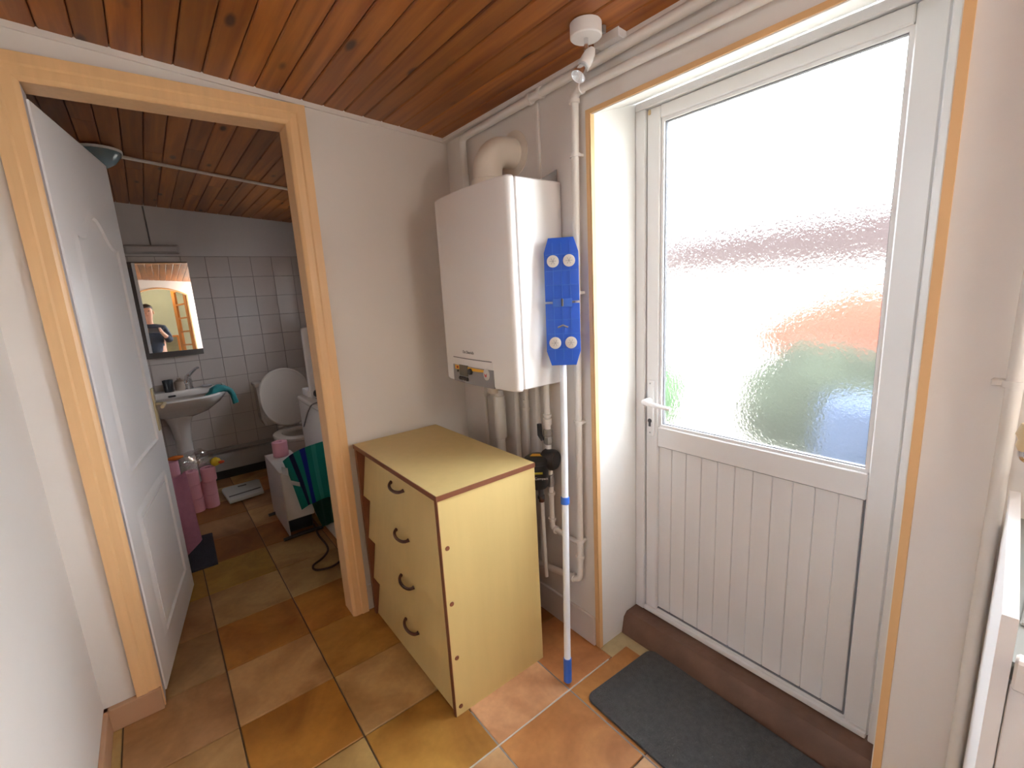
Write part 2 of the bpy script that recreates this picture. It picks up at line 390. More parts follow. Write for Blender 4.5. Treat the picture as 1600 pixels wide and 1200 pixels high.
# white painted reveals of the door recess
bm = bmesh.new()
add_box(bm, .001, DX-.012, OL-.004, OL+.002, 0, 2.14); add_box(bm, .001, DX-.012, OR-.002, OR+.004, 0, 2.14)
add_prism(bm, [(.001, OH-.004), (DX-.012, OH+.071), (DX-.012, OH+.075), (.001, OH)], (0, OR, 0), (1,0,0), (0,0,1), (0,1,0), OL-OR)
struct('trim_8', bm, REVEAL, smooth=False)
# peach painted edge round the recess
tr2 = sroot('trim_2', (0, -1.35, 0))
obj('edge_strip', box(-.004, .001, OL-.001, OL+.016, 0, OH-.001), PEACH2, tr2)
obj('edge_strip', box(-.004, .001, OR-.016, OR+.001, 0, OH-.001), PEACH2, tr2)
obj('edge_strip', box(-.004, .001, OR-.016, OL+.016, OH-.001, OH+.014), PEACH2, tr2)
obj('edge_strip', box(-.0045, .014, OL-.0065, OL-.003, 0, OH), PEACH2, tr2)

# wall between the rooms with the interior doorway
DL, DR, DH, CW = -1.4325, -.7146, 2.139, .0736
bm = bmesh.new()
add_box(bm, WX, DL-.03, 0, .10, 0, 2.33); add_box(bm, DR+.03, 0, 0, .10, 0, 2.25); add_box(bm, DL-.03, DR+.03, 0, .10, DH+.03, 2.32)
struct('wall_back', bm, PLASTER, smooth=False)
# casing: boards with a stepped profile, and the jamb lining
tr1 = sroot('trim_1', ((DL+DR)/2, 0, 0))
prof = [(0, 0), (CW, 0), (CW, .020), (CW*.60, .020), (CW*.52, .015), (CW*.18, .015), (CW*.06, .010), (0, .006)]
def casing(o, u, length, d, cut0=0, cut1=0):
    # profile (across u, out -y) extruded along d with mitred ends
    o, u, d = Vector(o), Vector(u), Vector(d); n = Vector((0,-1,0))
    a = [o + p*u + q*n + d*(-p*cut0) for p, q in prof]; b = [o + p*u + q*n + d*(length + p*cut1) for p, q in prof]
    return loft([a, b])
obj('casing_board', casing((DL, 0, 0), (-1,0,0), DH, (0,0,1), 0, 1), PEACH, tr1, smooth=False)
obj('casing_board', casing((DR, 0, 0), (1,0,0), DH, (0,0,1), 0, 1), PEACH, tr1, smooth=False)
obj('casing_board', casing((DL, 0, DH), (0,0,1), DR-DL, (1,0,0), 1, 1), PEACH, tr1, smooth=False)
obj('jamb_board', box(DL-.03, DL, .006, .10, 0, DH, .002), mat('grey_lilac_jamb', (.50, .45, .46), .5), tr1)  # left lining is grey lilac, the other two peach
obj('jamb_board', box(DR, DR+.03, .0, .10, 0, DH, .002), PEACH, tr1)
obj('jamb_board', box(DL-.03, DR+.03, .0, .10, DH, DH+.03, .002), PEACH, tr1)
# left wall (one wall for both rooms)
bm = bmesh.new(); add_box(bm, WX-.1, WX, -1.05, YB+.1, 0, 2.45); add_box(bm, WX-.1, WX, YF-.12, -1.855, 0, 2.45); add_box(bm, WX-.1, WX, -1.855, -1.05, 2.03, 2.45)
struct('wall_left', bm, PLASTER, smooth=False)
# a second doorway in the left wall: peach casing, left open for the fill light
tr3 = sroot('trim_3', (WX, -1.5, 0))
obj('casing_board', box(WX, WX+.018, -1.05, -.975, 0, 2.10, .003), PEACH, tr3)
obj('casing_board', box(WX, WX+.018, -1.93, -1.855, 0, 2.10, .003), PEACH, tr3)
obj('casing_board', box(WX, WX+.018, -1.855, -1.05, 2.03, 2.10, .003), PEACH, tr3)
for y0, y1, z0, z1 in ((-1.855, -1.84, 0, 2.03), (-1.065, -1.05, 0, 2.03), (-1.84, -1.065, 2.015, 2.03)): obj('jamb_board', box(WX-.1, WX, y0, y1, z0, z1), PEACH, tr3)
# added unseen room, its window sends fill light through that doorway
SX = -3.0
struct('floor_fill_room', box(SX, WX-.1, -2.6, -.3, -.08, 0), SKIRT_TAN, smooth=False)
struct('ceiling_fill_room', box(SX-.1, WX-.1, -2.7, -.2, 2.3, 2.38), REVEAL, smooth=False)
struct('wall_fill_room_back', box(SX-.1, WX-.1, -.3, -.2, 0, 2.3), REVEAL, smooth=False)
struct('wall_fill_room_front', box(SX-.1, WX-.1, -2.7, -2.6, 0, 2.3), REVEAL, smooth=False)
bm = bmesh.new(); add_box(bm, SX-.1, SX, -2.6, -1.85, 0, 2.3); add_box(bm, SX-.1, SX, -1.05, -.3, 0, 2.3); add_box(bm, SX-.1, SX, -1.85, -1.05, 0, 1.6); add_box(bm, SX-.1, SX, -1.85, -1.05, 2.15, 2.3)
struct('wall_fill_room_left', bm, REVEAL, smooth=False)
win3 = sroot('window_fill_room', (SX, -1.45, .95))  # unseen window, added and sized for fill through the left doorway
for y0, y1 in ((-1.85, -1.81), (-1.47, -1.43), (-1.09, -1.05)): obj('window_frame', box(SX-.07, SX-.02, y0, y1, 1.6, 2.15), WHITEPVC, win3)
for y0, y1 in ((-1.81, -1.47), (-1.43, -1.09)):
    for z0, z1 in ((1.6, 1.65), (2.1, 2.15)): obj('window_frame', box(SX-.07, SX-.02, y0, y1, z0, z1), WHITEPVC, win3)
    obj('pane', box(SX-.047, SX-.043, y0, y1, 1.65, 2.1), GLASS, win3)
# skirtings
struct('baseboard_left', box(WX, WX+.014, -.972, 0, 0, .088, .002), SKIRT_TAN)
struct('baseboard_back', box(WX+.0, DL-.004, -.026, -.0, 0, .088, .002), SKIRT_TAN)
bm = box(-.013, 0, OL+.017, 0, 0, .132, .003)
struct('baseboard_right', bm, SKIRT_W)
struct('baseboard_corner', box(DR+CW+.002, -.014, -.013, 0, 0, .132, .003), SKIRT_W)
struct('baseboard_sink_side', box(-.013, 0, -1.965, OR-.036, 0, .132, .003), SKIRT_W)
# small plaster cove under the ceiling
bm = bmesh.new()
add_prism(bm, [(WX, ceil(WX)-.02), (0, ceil(0)-.02), (0, ceil(0)+.002), (WX, ceil(WX)+.002)], (0, -.009, 0), (1,0,0), (0,0,1), (0,1,0), .009)
struct('trim_4', bm, PLASTER, smooth=False)
struct('trim_5', box(-.028, 0, YF, -.0, H0-.016, H0+.004, .004), PLASTER)
# ceilings: sloping boards
ANG = math.atan(SL)
def ceiling_mesh(y0, y1, dz):
    return prism([(WX-.1, ceil(WX-.1)+.014+dz), (.02, ceil(.02)+.014+dz), (.02, ceil(.02)+.06+dz), (WX-.1, ceil(WX-.1)+.06+dz)], (0, y0, 0), (1,0,0), (0,0,1), (0,1,0), y1-y0)
DARKW = mat('dark_board_joint', (.04, .013, .006), .7, var=.1)
ce = struct('ceiling', ceiling_mesh(YF-.1, .02, 0), DARKW, smooth=False)
ce2 = struct('ceiling_bathroom', ceiling_mesh(.08, YB+.1, -.012), DARKW, smooth=False)
def planks(parent, y0, y1, dz, seed):
    rnd = random.Random(seed); PW = .0805; n = int((0-WX)/PW)+2
    for k in range(n):
        xc = -.0405 - k*PW
        cut = rnd.uniform(y0+.25*(y1-y0), y0+.8*(y1-y0))
        for a, b in ((y0, cut), (cut, y1)):
            L = b-a-.002
            bmk = box(-PW/2+.0012, PW/2-.0012, -L/2, L/2, -.001, .013)
            # chamfered lower edges: tongue and groove V-joint
            es = [e for e in bmk.edges if all(abs(v.co.z+.001) < 1e-4 for v in e.verts) and abs(e.verts[0].co.x-e.verts[1].co.x) < 1e-4]
            bmesh.ops.bevel(bmk, geom=es, offset=.0035, segments=1, affect='EDGES')
            bmesh.ops.recalc_face_normals(bmk, faces=bmk.faces[:])
            me = bpy.data.meshes.new('ceiling_plank'); bmk.to_mesh(me); bmk.free(); me.materials.append(WOOD)
            inst(me, 'plank', (xc, (a+b)/2, ceil(xc)+dz), (0, ANG, 0), parent)
planks(ce, YF, 0, 0, 3); planks(ce2, .10, YB, -.012, 5)

# far bathroom wall with its tiles
wf = struct('wall_far', box(WX-.1, .02, YB, YB+.1, 0, 2.4), GROUTW, smooth=False)
obj('painted_band', box(WX, 0, YB-.007, YB, 1.885, 2.38), BATHPAINT, wf)
TW, TH = .166, .168
t2 = box(-TW/2+.0016, TW/2-.0016, -.005, 0, -TH/2+.0016, TH/2-.0016, .0015)
tm2 = bpy.data.meshes.new('wall_tile'); bmesh.ops.recalc_face_normals(t2, faces=t2.faces[:]); t2.to_mesh(tm2); t2.free(); tm2.materials.append(WTILE)
for i in range(-6, 4):
    for k in range(0, 11):
        xc = -.625+(i+.5)*TW
        if xc+TW/2 < WX: continue
        inst(tm2, 'wall_tile', (xc, YB-.001+random.uniform(-.0007, .0007), 1.882-(k+.5)*TH), (random.uniform(-.006,.006), 0, random.uniform(-.006,.006)), wf)
struct('wall_bathroom_left', box(WX-.001, WX+.004, .1, YB, 0, 1.88), WTILE, smooth=False)

# wall behind the camera with a segmental arch, and the hall beyond
bm = bmesh.new(); AX0, AX1 = -1.50, -.70; ZS, ZA = 2.00, 2.12
arc = [(AX0+(AX1-AX0)*t, ZS+(ZA-ZS)*(1-(2*t-1)**2)) for t in [k/16 for k in range(17)]]
poly = [(WX, 0), (AX0, 0)] + arc + [(AX1, 0), (.0, 0), (0, 2.30), (WX, 2.45)]
add_prism(bm, poly, (0, YF-.12, 0), (1,0,0), (0,0,1), (0,1,0), .12)
struct('wall_front', bm, REVEAL, smooth=False)
struct('trim_6', tube([(AX1+.01, YF+.004, 0), (AX1+.01, YF+.004, ZS)] + [(x, YF+.004, z+.008) for x, z in arc[::-1]] + [(AX0-.01, YF+.004, 0)], .014, 6), PEACH2)
HY0, HY1, HX0, HX1 = -6.2, YF-.12, -2.6, 1.5
struct('floor_hall', box(HX0, HX1, HY0, HY1, -.08, 0), SKIRT_TAN, smooth=False)
struct('ceiling_hall', box(HX0, HX1, HY0, HY1, 2.62, 2.7), REVEAL, smooth=False)
struct('wall_hall_far', box(HX0, HX1, HY0-.1, HY0, 0, 2.62), GREENWALL, smooth=False)
struct('wall_hall_left', box(HX0-.1, HX0, HY0, HY1, 0, 2.62), GREENWALL, smooth=False)
bm = bmesh.new(); add_box(bm, HX1, HX1+.1, HY0, HY1, 0, .85); add_box(bm, HX1, HX1+.1, HY0, HY1, 2.15, 2.62)
add_box(bm, HX1, HX1+.1, HY0, -5.1, .85, 2.15); add_box(bm, HX1, HX1+.1, -3.5, HY1, .85, 2.15)
struct('wall_hall_right', bm, GREENWALL, smooth=False)
bm = bmesh.new(); add_box(bm, 0, HX1, HY1, HY1+.1, 0, 2.62); add_box(bm, HX0, WX, HY1, HY1+.1, 0, 2.62); add_box(bm, WX, 0, HY1, HY1+.02, 2.3, 2.62)
struct('wall_hall_front', bm, GREENWALL, smooth=False)
win2 = sroot('window_2', (HX1, -4.3, .85))
bm = bmesh.new()
for a in ((-5.1, -5.04), (-4.33, -4.27), (-3.56, -3.5)): add_box(bm, HX1+.02, HX1+.07, a[0], a[1], .85, 2.15)
add_box(bm, HX1+.02, HX1+.07, -5.1, -3.5, .85, .91); add_box(bm, HX1+.02, HX1+.07, -5.1, -3.5, 2.09, 2.15)
obj('window_frame', bm, WHITEPVC, win2)
for a in ((-5.04, -4.33), (-4.27, -3.56)): obj('pane', box(HX1+.043, HX1+.047, a[0], a[1], .91, 2.09), GLASS, win2)
# glazed varnished door standing in the hall
d4 = sroot('door_4', (-.62, -4.6, 0))
def hd(u0, u1, z0, z1, t=.04):
    A = Vector((-.86, -5.2)); B = Vector((-.50, -4.0)); d = (B-A).normalized(); n = Vector((d.y, -d.x))
    P = [A+d*u0-n*t/2, A+d*u1-n*t/2, A+d*u1+n*t/2, A+d*u0+n*t/2]
    return prism([(p.x, p.y) for p in P], (0,0,z0), (1,0,0), (0,1,0), (0,0,1), z1-z0)
for a in ((0, .16), (.62, .74)): obj('stile', hd(*a, 0, 2.35), ORWOOD, d4)
for z in (0, .5): obj('rail', hd(.16, .62, z, z+.12), ORWOOD, d4)
for k in range(6):
    z = .78+k*.28; obj('glazing_bar', hd(.16, .62, z, z+.03), ORWOOD, d4)
obj('pane', hd(.16, .62, .62, 2.25, .006), GLASS, d4)
obj('lower_panel', hd(.16, .62, .12, .5, .02), ORWOOD, d4); obj('rail', hd(.16, .62, 2.2, 2.35), ORWOOD, d4)

# window over the sink (right of the frame), lets the daylight in
win1 = sroot('window_1', (.2, -2.65, 1.1))
for y0, y1 in ((-3.2, -3.15), (-2.67, -2.63), (-2.15, -2.1)): obj('window_frame', box(.18, .24, y0, y1, 1.1, 2.06, .003), WHITEPVC, win1)
for y0, y1 in ((-3.15, -2.67), (-2.63, -2.15)):
    obj('window_frame', box(.18, .24, y0, y1, 1.1, 1.16, .003), WHITEPVC, win1); obj('window_frame', box(.18, .24, y0, y1, 2.0, 2.06, .003), WHITEPVC, win1)
    obj('pane', box(.208, .212, y0, y1, 1.16, 2.0), GLASS, win1)
obj('window_sill', box(-.02, .18, -3.2, -2.1, 1.085, 1.1, .003), REVEAL, win1)

win4 = sroot('window_fill_bath', (.2, 1.65, 1.25))  # unseen window added to brighten the bathroom
for y0, y1, z0, z1 in ((1.35, 1.39, 1.25, 1.85), (1.91, 1.95, 1.25, 1.85), (1.39, 1.91, 1.25, 1.29), (1.39, 1.91, 1.81, 1.85)): obj('window_frame', box(.18, .24, y0, y1, z0, z1), WHITEPVC, win4)
obj('pane', box(.208, .212, 1.39, 1.91, 1.29, 1.81), GLASS, win4)

# ================================================================== DOORS
# interior door, hinged on the left casing, swung into the bathroom
d1 = sroot('door_1', (DL, .07, 0))
HG = Vector((DL+.006, .065, 0)); TIP = Vector((-1.283, .825, 0)); du = (TIP-HG).normalized(); dn = Vector((du.y, -du.x, 0))   # dn points to the room (+x)
LW = (TIP-HG).length; LT = .038; Z0, Z1 = .012, 2.115
def lp(u, z, n=0): return HG + du*u + dn*n + Vector((0,0,z))
bm = prism([(0, Z0), (LW, Z0), (LW, Z1), (0, Z1)], HG-dn*LT, du, (0,0,1), dn, LT, .0015)
leaf = obj('leaf', bm, WHITEDOOR, d1)
def moulding(pts, r=.0085):
    P = [lp(u, z, .0005) for u, z in pts]; bm = bmesh.new(); n = len(P)
    rings = []
    for i, p in enumerate(P):
        t = (P[(i+1)%n]-P[i-1]).normalized(); s = t.cross(dn)
        rings.append([p - s*1.9*r, p - s*.9*r + dn*r*.9, p + s*.2*r + dn*r*.55, p + s*1.2*r + dn*r*.2, p + s*2*r])
    V = [[bm.verts.new(q) for q in R] for R in rings]
    for i in range(n):
        a, b = V[i], V[(i+1)%n]
        for k in range(4): bm.faces.new((a[k], b[k], b[k+1], a[k+1]))
    return bm
us = [.13+(LW-.26)*k/24 for k in range(25)]
def crown(t):  # hat-shaped top of the upper panel
    s = abs(2*t-1); return 1.74 + .10*(.5+.5*math.cos(PI*min(1, s/.78)))
top = [(us[24-k], crown(1-k/24)) for k in range(25)]
obj('moulding', moulding([(.13, .86), (.3, .86), (LW-.3, .86), (LW-.13, .86), (LW-.13, 1.0), (LW-.13, 1.6)] + top + [(.13, 1.6), (.13, 1.0)]), WHITEDOOR, leaf)
obj('moulding', moulding([(.13, .17), (.3, .17), (LW-.3, .17), (LW-.13, .17), (LW-.13, .4), (LW-.13, .70), (LW-.3, .70), (.3, .70), (.13, .70), (.13, .4)]), WHITEDOOR, leaf)
obj('raised_panel', prism([(.165, .205), (LW-.165, .205), (LW-.165, .665), (.165, .665)], HG, du, (0,0,1), dn, .004, .003), WHITEDOOR, leaf)
pl_ = obj('handle_plate', prism([(LW-.062, .89), (LW-.022, .89), (LW-.022, 1.10), (LW-.062, 1.10)], HG, du, (0,0,1), dn, .006, .002), BRASS, d1)
obj('handle', tube([lp(LW-.042, 1.02, .004), lp(LW-.042, 1.02, .045), lp(LW-.15, 1.02, .05)], .0075, 10, .02), BRASS, d1)
for z in (.22, 1.06, 1.9): obj('hinge', lathe([(.006, -.05), (.0075, -.05), (.0075, .05), (.006, .05)], lp(-.004, z, -LT-.004), (0,0,1), 10), BRASS, d1)

# exterior door: white pvc, frosted pane, boarded lower panel
d2 = sroot('door_2', (DX, -1.35, .08))
FZ0, FZ1 = .085, 2.10; ya, yb = OL, OR; LA, LB = -.947, -1.747
fx0, fx1 = DX-.012, DX+.05
obj('fixed_frame', box(fx0, fx1, LA, ya-.004, FZ0, 2.068, .003), WHITEPVC, d2)
obj('fixed_frame', box(fx0, fx1, yb+.004, LB, FZ0, 2.068, .003), WHITEPVC, d2)
obj('fixed_frame', box(fx0, fx1, yb+.004, ya-.004, 2.068, 2.094, .003), WHITEPVC, d2)
GL, GR, GT, GB = -1.0046, -1.6807, 2.023, .9166; PL, PR, PT, PB = -.9935, -1.6784, .8367, .112
lx0, lx1 = DX-.002, DX+.048
obj('stile', box(lx0, lx1, GL+.001, LA-.003, .092, 2.065, .004), WHITEPVC, d2)
obj('stile', box(lx0, lx1, LB+.003, GR-.001, .092, 2.065, .004), WHITEPVC, d2)
obj('rail', box(lx0, lx1, GR, GL, GT, 2.065, .003), WHITEPVC, d2)
obj('rail', box(lx0, lx1, GR, GL, PT, GB, .003), WHITEPVC, d2)
obj('rail', box(lx0, lx1, GR, GL, .092, PB, .003), WHITEPVC, d2)
GASK = mat('grey_gasket', (.18, .18, .2), .6)
def bead(y0, y1, z0, z1, w, x0, x1, m, nm):
    obj(nm, box(x0, x1, y0, y0+w, z0, z1), m, d2); obj(nm, box(x0, x1, y1-w, y1, z0, z1), m, d2)
    obj(nm, box(x0, x1, y0+w, y1-w, z0, z0+w), m, d2); obj(nm, box(x0, x1, y0+w, y1-w, z1-w, z1), m, d2)
bead(GR, GL, GB, GT, .010, DX+.006, DX+.03, WHITEPVC, 'glazing_bead')
bead(GR+.010, GL-.010, GB+.010, GT-.010, .003, DX+.015, DX+.03, GASK, 'gasket')
obj('pane', box(DX+.021, DX+.027, GR+.008, GL-.008, GB+.008, GT-.008), FROST, d2)
bead(PR, PL, PB, PT, .004, DX+.008, DX+.03, GASK, 'gasket')
nb = 11; bw = (PL-PR-.008)/nb
for k in range(nb):
    y0 = PR+.004+k*bw
    obj('panel_board', box(DX+.012, DX+.03, y0+.0006, y0+bw-.0006, PB+.004, PT-.004, .0022), WHITEPVC, d2)
obj('rain_bar', box(lx0-.016, lx0, LB+.004, LA-.004, .092, .112, .006, 2), WHITEPVC, d2)
hp = obj('handle_plate', box(DX-.011, DX-.002, -.990, -.962, .875, 1.10, .003), WHITEPVC, d2)
obj('handle', tube([(DX-.004, -.974, 1.02), (DX-.05, -.974, 1.02), (DX-.052, -.995, 1.018), (DX-.05, -1.09, 1.01)], [.013, .011, .010, .007], 10), WHITEDOOR, d2)
bm = lathe([(.0, -.0), (.009, 0), (.009, .0015), (0, .0015)], (DX-.011, -.974, .938), (-1,0,0), 14); add_box(bm, DX-.0125, DX-.0105, -.979, -.969, .915, .936)
obj('lock_cylinder', bm, DKGREY, d2)
for z in (.89, 1.088): obj('screw', lathe([(0, 0), (.0035, 0), (.0035, .001), (0, .001)], (DX-.011, -.975, z), (-1,0,0), 8), STEEL, d2)
obj('cover_cap', box(DX-.006, DX, -.966, -.956, 2.045, 2.062, .002), mat('yellowed_plastic', (.62, .45, .25), .5), d2)
# threshold
struct('trim_7', prism([(.135, 0), (.32, 0), (.32, .088), (.17, .088), (.150, .070)], (0, OR+.004, 0), (1,0,0), (0,0,1), (0,1,0), OL-OR-.008, .006), SILL)

# ================================================================== OUTSIDE
struct('ground_yard', box(.3, 40, -12, 30, -.3, -.12), OUTG, smooth=False)
hs = thing('neighbour_house', 'white rendered outbuilding with a terracotta roof, blurred behind the frosted door pane', 'building', (8, 3, -.12))
obj('wall', box(8, 8.3, -6, 14, -.12, 1.65), OUTW, hs, smooth=False)
obj('roof', prism([(7.75, 1.60), (8.75, 2.52), (8.75, 2.62), (7.70, 1.66)], (0, -6.2, 0), (1,0,0), (0,0,1), (0,1,0), 20.4), ROOF, hs, smooth=False)
def blob(c, r, amp, sq, seed, sub=3):
    bm = bmesh.new(); bmesh.ops.create_icosphere(bm, subdivisions=sub, radius=1); o = Vector((seed*3.1, seed*1.7, 0))
    for v in bm.verts:
        k = 1+amp*noise.noise(v.co*2.3+o)+amp*.5*noise.noise(v.co*6+o); v.co = Vector(c)+Vector((v.co.x*r*sq[0], v.co.y*r*sq[1], v.co.z*r*sq[2]))*k
    return bm
def bush(name, label, c, r, sq, seed, m):
    t = thing(name, label, 'bush', (c[0], c[1], -.12), 'plants in the yard')
    obj('foliage', blob(c, r, .22, sq, seed, 4), m, t); obj('stem', tube([(c[0], c[1], -.12), (c[0]+.03, c[1], c[2])], [.05, .03], 8), OGREY, t)
bush('garden_bush', 'grey green bush in the yard, right of centre behind the frosted pane', (3.5, -.52, .22), .70, (.8, 1, .95), 1, LEAF)
bush('garden_bush', 'light green bush in the yard beside the door handle', (3.2, 1.05, .25), .40, (.8, .8, 1.0), 2, LEAF2)
pot = thing('garden_barrel', 'blue plastic barrel in the yard at the lower right of the frosted pane', 'barrel', (3.0, -.98, -.12))
obj('barrel_body', lathe([(.0, 0), (.22, 0), (.265, .1), (.27, .4), (.24, .66), (.0, .67)], (2.75, -1.02, -.12)), OBLUE, pot)
obj('barrel_hoop', lathe([(.268, .3), (.278, .3), (.278, .33), (.268, .33)], (2.75, -1.02, -.12)), OBLUE, pot)
par = thing('red_parasol', 'red folded garden parasol in the yard at the right of the frosted pane', 'parasol', (5.3, -.30, -.12))
obj('pole', tube([(5.3, -.30, -.12), (5.3, -.30, 1.45)], .02, 8), STEEL, par)
obj('canopy', loft([[Vector((5.3+1.15*r*math.cos(2*PI*k/16)*(1+.12*(k%2)), -.30+1.15*r*math.sin(2*PI*k/16)*(1+.12*(k%2)), z)) for k in range(16)] for r, z in ((1, .62), (.9, .85), (.5, 1.16), (.05, 1.34))]), ORED, par)

# ================================================================== BOILER
BX, BY1, BY2, BZ0, BZ1 = -.252, -.268, -.763, 1.112, 1.843
bo = thing('wall_boiler', 'white wall-hung gas boiler with grey control panel, above the chest of drawers', 'boiler', (-.12, -.515, 1.121))
obj('body', box(BX+.034, -.004, BY2, BY1, BZ0, BZ1, .004), ENAMEL, bo)
# bowed front cover with rounded edges
def bow(t): return -.016*(1-(2*t-1)**2)
def cover_ring(z, inset):
    pts = []; y0, y1 = BY1-inset, BY2+inset; n = 14; r = .016
    pts.append((BX+.028, y0, z))
    for k in range(5):
        a = k/4*PI/2; pts.append((BX+r-r*math.sin(a)+inset*.6, y0-r+r*math.cos(a), z))
    for k in range(1, n): t = k/n; pts.append((BX+bow(t)+inset*.6, y0-r+(y1-y0+2*r)*t, z))
    for k in range(5):
        a = (4-k)/4*PI/2; pts.append((BX+r-r*math.sin(a)+inset*.6, y1+r-r*math.cos(a), z))
    pts.append((BX+.028, y1, z)); return [Vector(p) for p in pts]
obj('front_cover', loft([cover_ring(BZ0-.004, .006), cover_ring(BZ0+.004, 0), cover_ring(BZ1-.003, 0), cover_ring(BZ1+.003, .006)]), ENAMEL, bo)
def bfx(y): return BX + bow((BY1-.016-y)/(BY1-BY2-.032))
def patch(y0, y1, z0, z1, t, m, nm, par_, lo=lambda t: 0, hi=lambda t: 1, n=12):
    """panel lying on the bowed front"""
    bm = bmesh.new(); cols = []
    for k in range(n+1):
        p = k/n; y = y0+(y1-y0)*p; a, b = z0+(z1-z0)*lo(p), z0+(z1-z0)*hi(p)
        cols.append([bm.verts.new((bfx(y)-t, y, a)), bm.verts.new((bfx(y)-t, y, b)), bm.verts.new((bfx(y)+.008, y, b)), bm.verts.new((bfx(y)+.008, y, a))])
    for a, b in zip(cols, cols[1:]):
        for q in range(4): bm.faces.new((a[q], b[q], b[(q+1)%4], a[(q+1)%4]))
    bm.faces.new(cols[0]); bm.faces.new(cols[-1][::-1])
    return obj(nm, bm, m, par_, smooth=False)
py0, py1 = -.345, -.640
patch(py0-.004, py1+.01, 1.2085, 1.2112, .0012, DKGREY, 'panel_gap', bo)
patch(py0, py1, 1.176, 1.2075, .0012, ENAMEL, 'flap', bo)
cp = patch(py0, py1, BZ0-.004, 1.179, .003, GREY, 'control_panel', bo)
patch(py0-.02, py1+.05, 1.150, 1.179, .0042, YELLOW, 'yellow_band', cp, lambda t: .35+.2*t, lambda t: .97-.1*t)
patch(-.405, -.470, 1.138, 1.182, .006, mat('lcd', (.14, .13, .10), .15), 'display', cp)
for k in range(4):
    y = -.4075-.0185*k; obj('button', lathe([(.0085, 0), (.0085, .006), (.006, .008), (0, .008)], (bfx(y)-.002, y, 1.126), (-1,0,0), 12), BLACK, cp)
obj('knob', lathe([(.013, 0), (.012, .010), (.010, .012), (0, .012)], (bfx(-.493)-.002, -.493, 1.161), (-1,0,0), 18), BLACK, cp)
for z, mm in ((1.170, RED), (1.154, BLACK)): obj('indicator', lathe([(.005, 0), (.005, .004), (0, .005)], (bfx(-.389)-.003, -.389, z), (-1,0,0), 10), mm, cp)
em = obj('emblem', lathe([(.018, 0), (.018, .004), (.015, .0055), (0, .0055)], (bfx(-.600)-.003, -.600, 1.160), (-1,0,0), 24, 1, 1.25), mat('emblem_grey', (.62, .60, .58), .3), cp)
obj('emblem_mark', prism([(-.008, .004), (.0, -.003), (.008, .006), (.005, -.009), (-.005, -.009)], (bfx(-.600)-.0085, -.600, 1.160), (0,-1,0), (0,0,1), (-1,0,0), .001), RED, em)
text('lettering', 'De Dietrich', .017, (bfx(-.478)-.0008, -.478, 1.236), ((bfx(-.483)-bfx(-.473))/.01,-1,0), (0,0,1), GREYT, bo)
obj('bracket', prism([(0, 0), (.085, 0), (.085, .045)], (-.092, BY2+.016, BZ1), (1,0,0), (0,0,1), (0,1,0), .006), STEEL, bo)
for y in (-.35, -.56): obj('outlet', lathe([(.028, 0), (.028, -.03), (.022, -.035), (0, -.035)], (-.09, y, BZ0), (0,0,1), 16), DKGREY, bo)

# flue elbow
fl = thing('flue_elbow', 'cream flue pipe bending from the boiler top into the wall', 'flue pipe', (-.13, -.50, BZ1))
FLM = mat('cream_flue', (.74, .67, .58), .4, var=.06)
obj('elbow_pipe', tube([(-.135, -.50, BZ1), (-.135, -.50, 1.915)] + [(-.135+.085*(1-math.cos(a)), -.50, 1.915+.085*math.sin(a)) for a in [k*PI/16 for k in range(1, 9)]] + [(-.002, -.50, 2.0)], .056, 24), FLM, fl)
obj('collar', lathe([(.056, 0), (.062, .003), (.062, .045), (.056, .048)], (-.135, -.50, BZ1+.001), (0,0,1)), FLM, fl)
obj('wall_rosette', lathe([(.056, 0), (.085, 0), (.085, .003), (.056, .008)], (0, -.50, 2.0), (-1,0,0)), FLM, fl)

# ================================================================== PIPES
def collars(root, spots, r):
    for p, ax in spots:
        obj('pipe_clip', lathe([(r, -.006), (r+.005, -.006), (r+.005, .006), (r, .006)], p, ax, 14), PIPEW, root)
PX = -.026
p = thing('ceiling_pipe', 'upper white painted pipe running under the ceiling boards and down behind the boiler', 'pipe', (PX, -.18, 1.86))
obj('pipe', tube([(PX, -.19, 1.83), (PX, -.175, 2.142), (PX, -.65, 2.150), (PX, -1.2, 2.158), (PX, YF+.02, 2.175)], .0155, 12, .03), PIPEW, p)
collars(p, [((PX, -.64, 2.150), (0,1,0)), ((PX, -.70, 2.151), (0,1,0)), ((PX, -1.6, 2.163), (0,1,0))], .0155)
p = thing('riser_pipe', 'white painted pipe dropping between boiler and outside door, then turning along the skirting', 'pipe', (PX, -.84, .3))
obj('pipe', tube([(PX, YF+.02, 2.092), (PX, -1.4, 2.094), (PX, -.862, 2.100), (PX, -.850, 1.5), (PX, -.832, .47), (PX, -.826, .285), (PX, -.50, .235), (PX, -.05, .215)], .0135, 12, .032), PIPEW, p)
collars(p, [((PX, -.857, 1.905), (0,0,1)), ((PX, -.849, 1.448), (0,0,1)), ((PX, -.841, .964), (0,0,1)), ((PX, -.832, .466), (0,0,1)), ((PX, -.829, .39), (0,0,1)), ((PX, -.86, 2.07), (0,0,1)), ((PX, -.89, 2.1), (0,1,0)), ((PX, -.79, .28), (0,1,0))], .0135)
for z in (1.905, 1.448, .964, .466): obj('clip_foot', box(PX-.003, .0, -.874+(1.905-z)*.018, -.862+(1.905-z)*.018, z-.005, z+.005, .001), PIPEW, p)
specs = [('drop_pipe', 'thin white pipe under the boiler, farthest left', -.222, .008, .62, [.983]),
         ('drop_pipe', 'straight bare white pipe under the boiler, just right of the thick waste pipe', -.462, .0125, .275, []),
         ('drop_pipe', 'white pipe with two ring fittings under the middle of the boiler', -.532, .010, .275, [1.0, .965]),
         ('drop_pipe', 'plain white pipe under the boiler left of the black filter', -.604, .012, .275, [])]
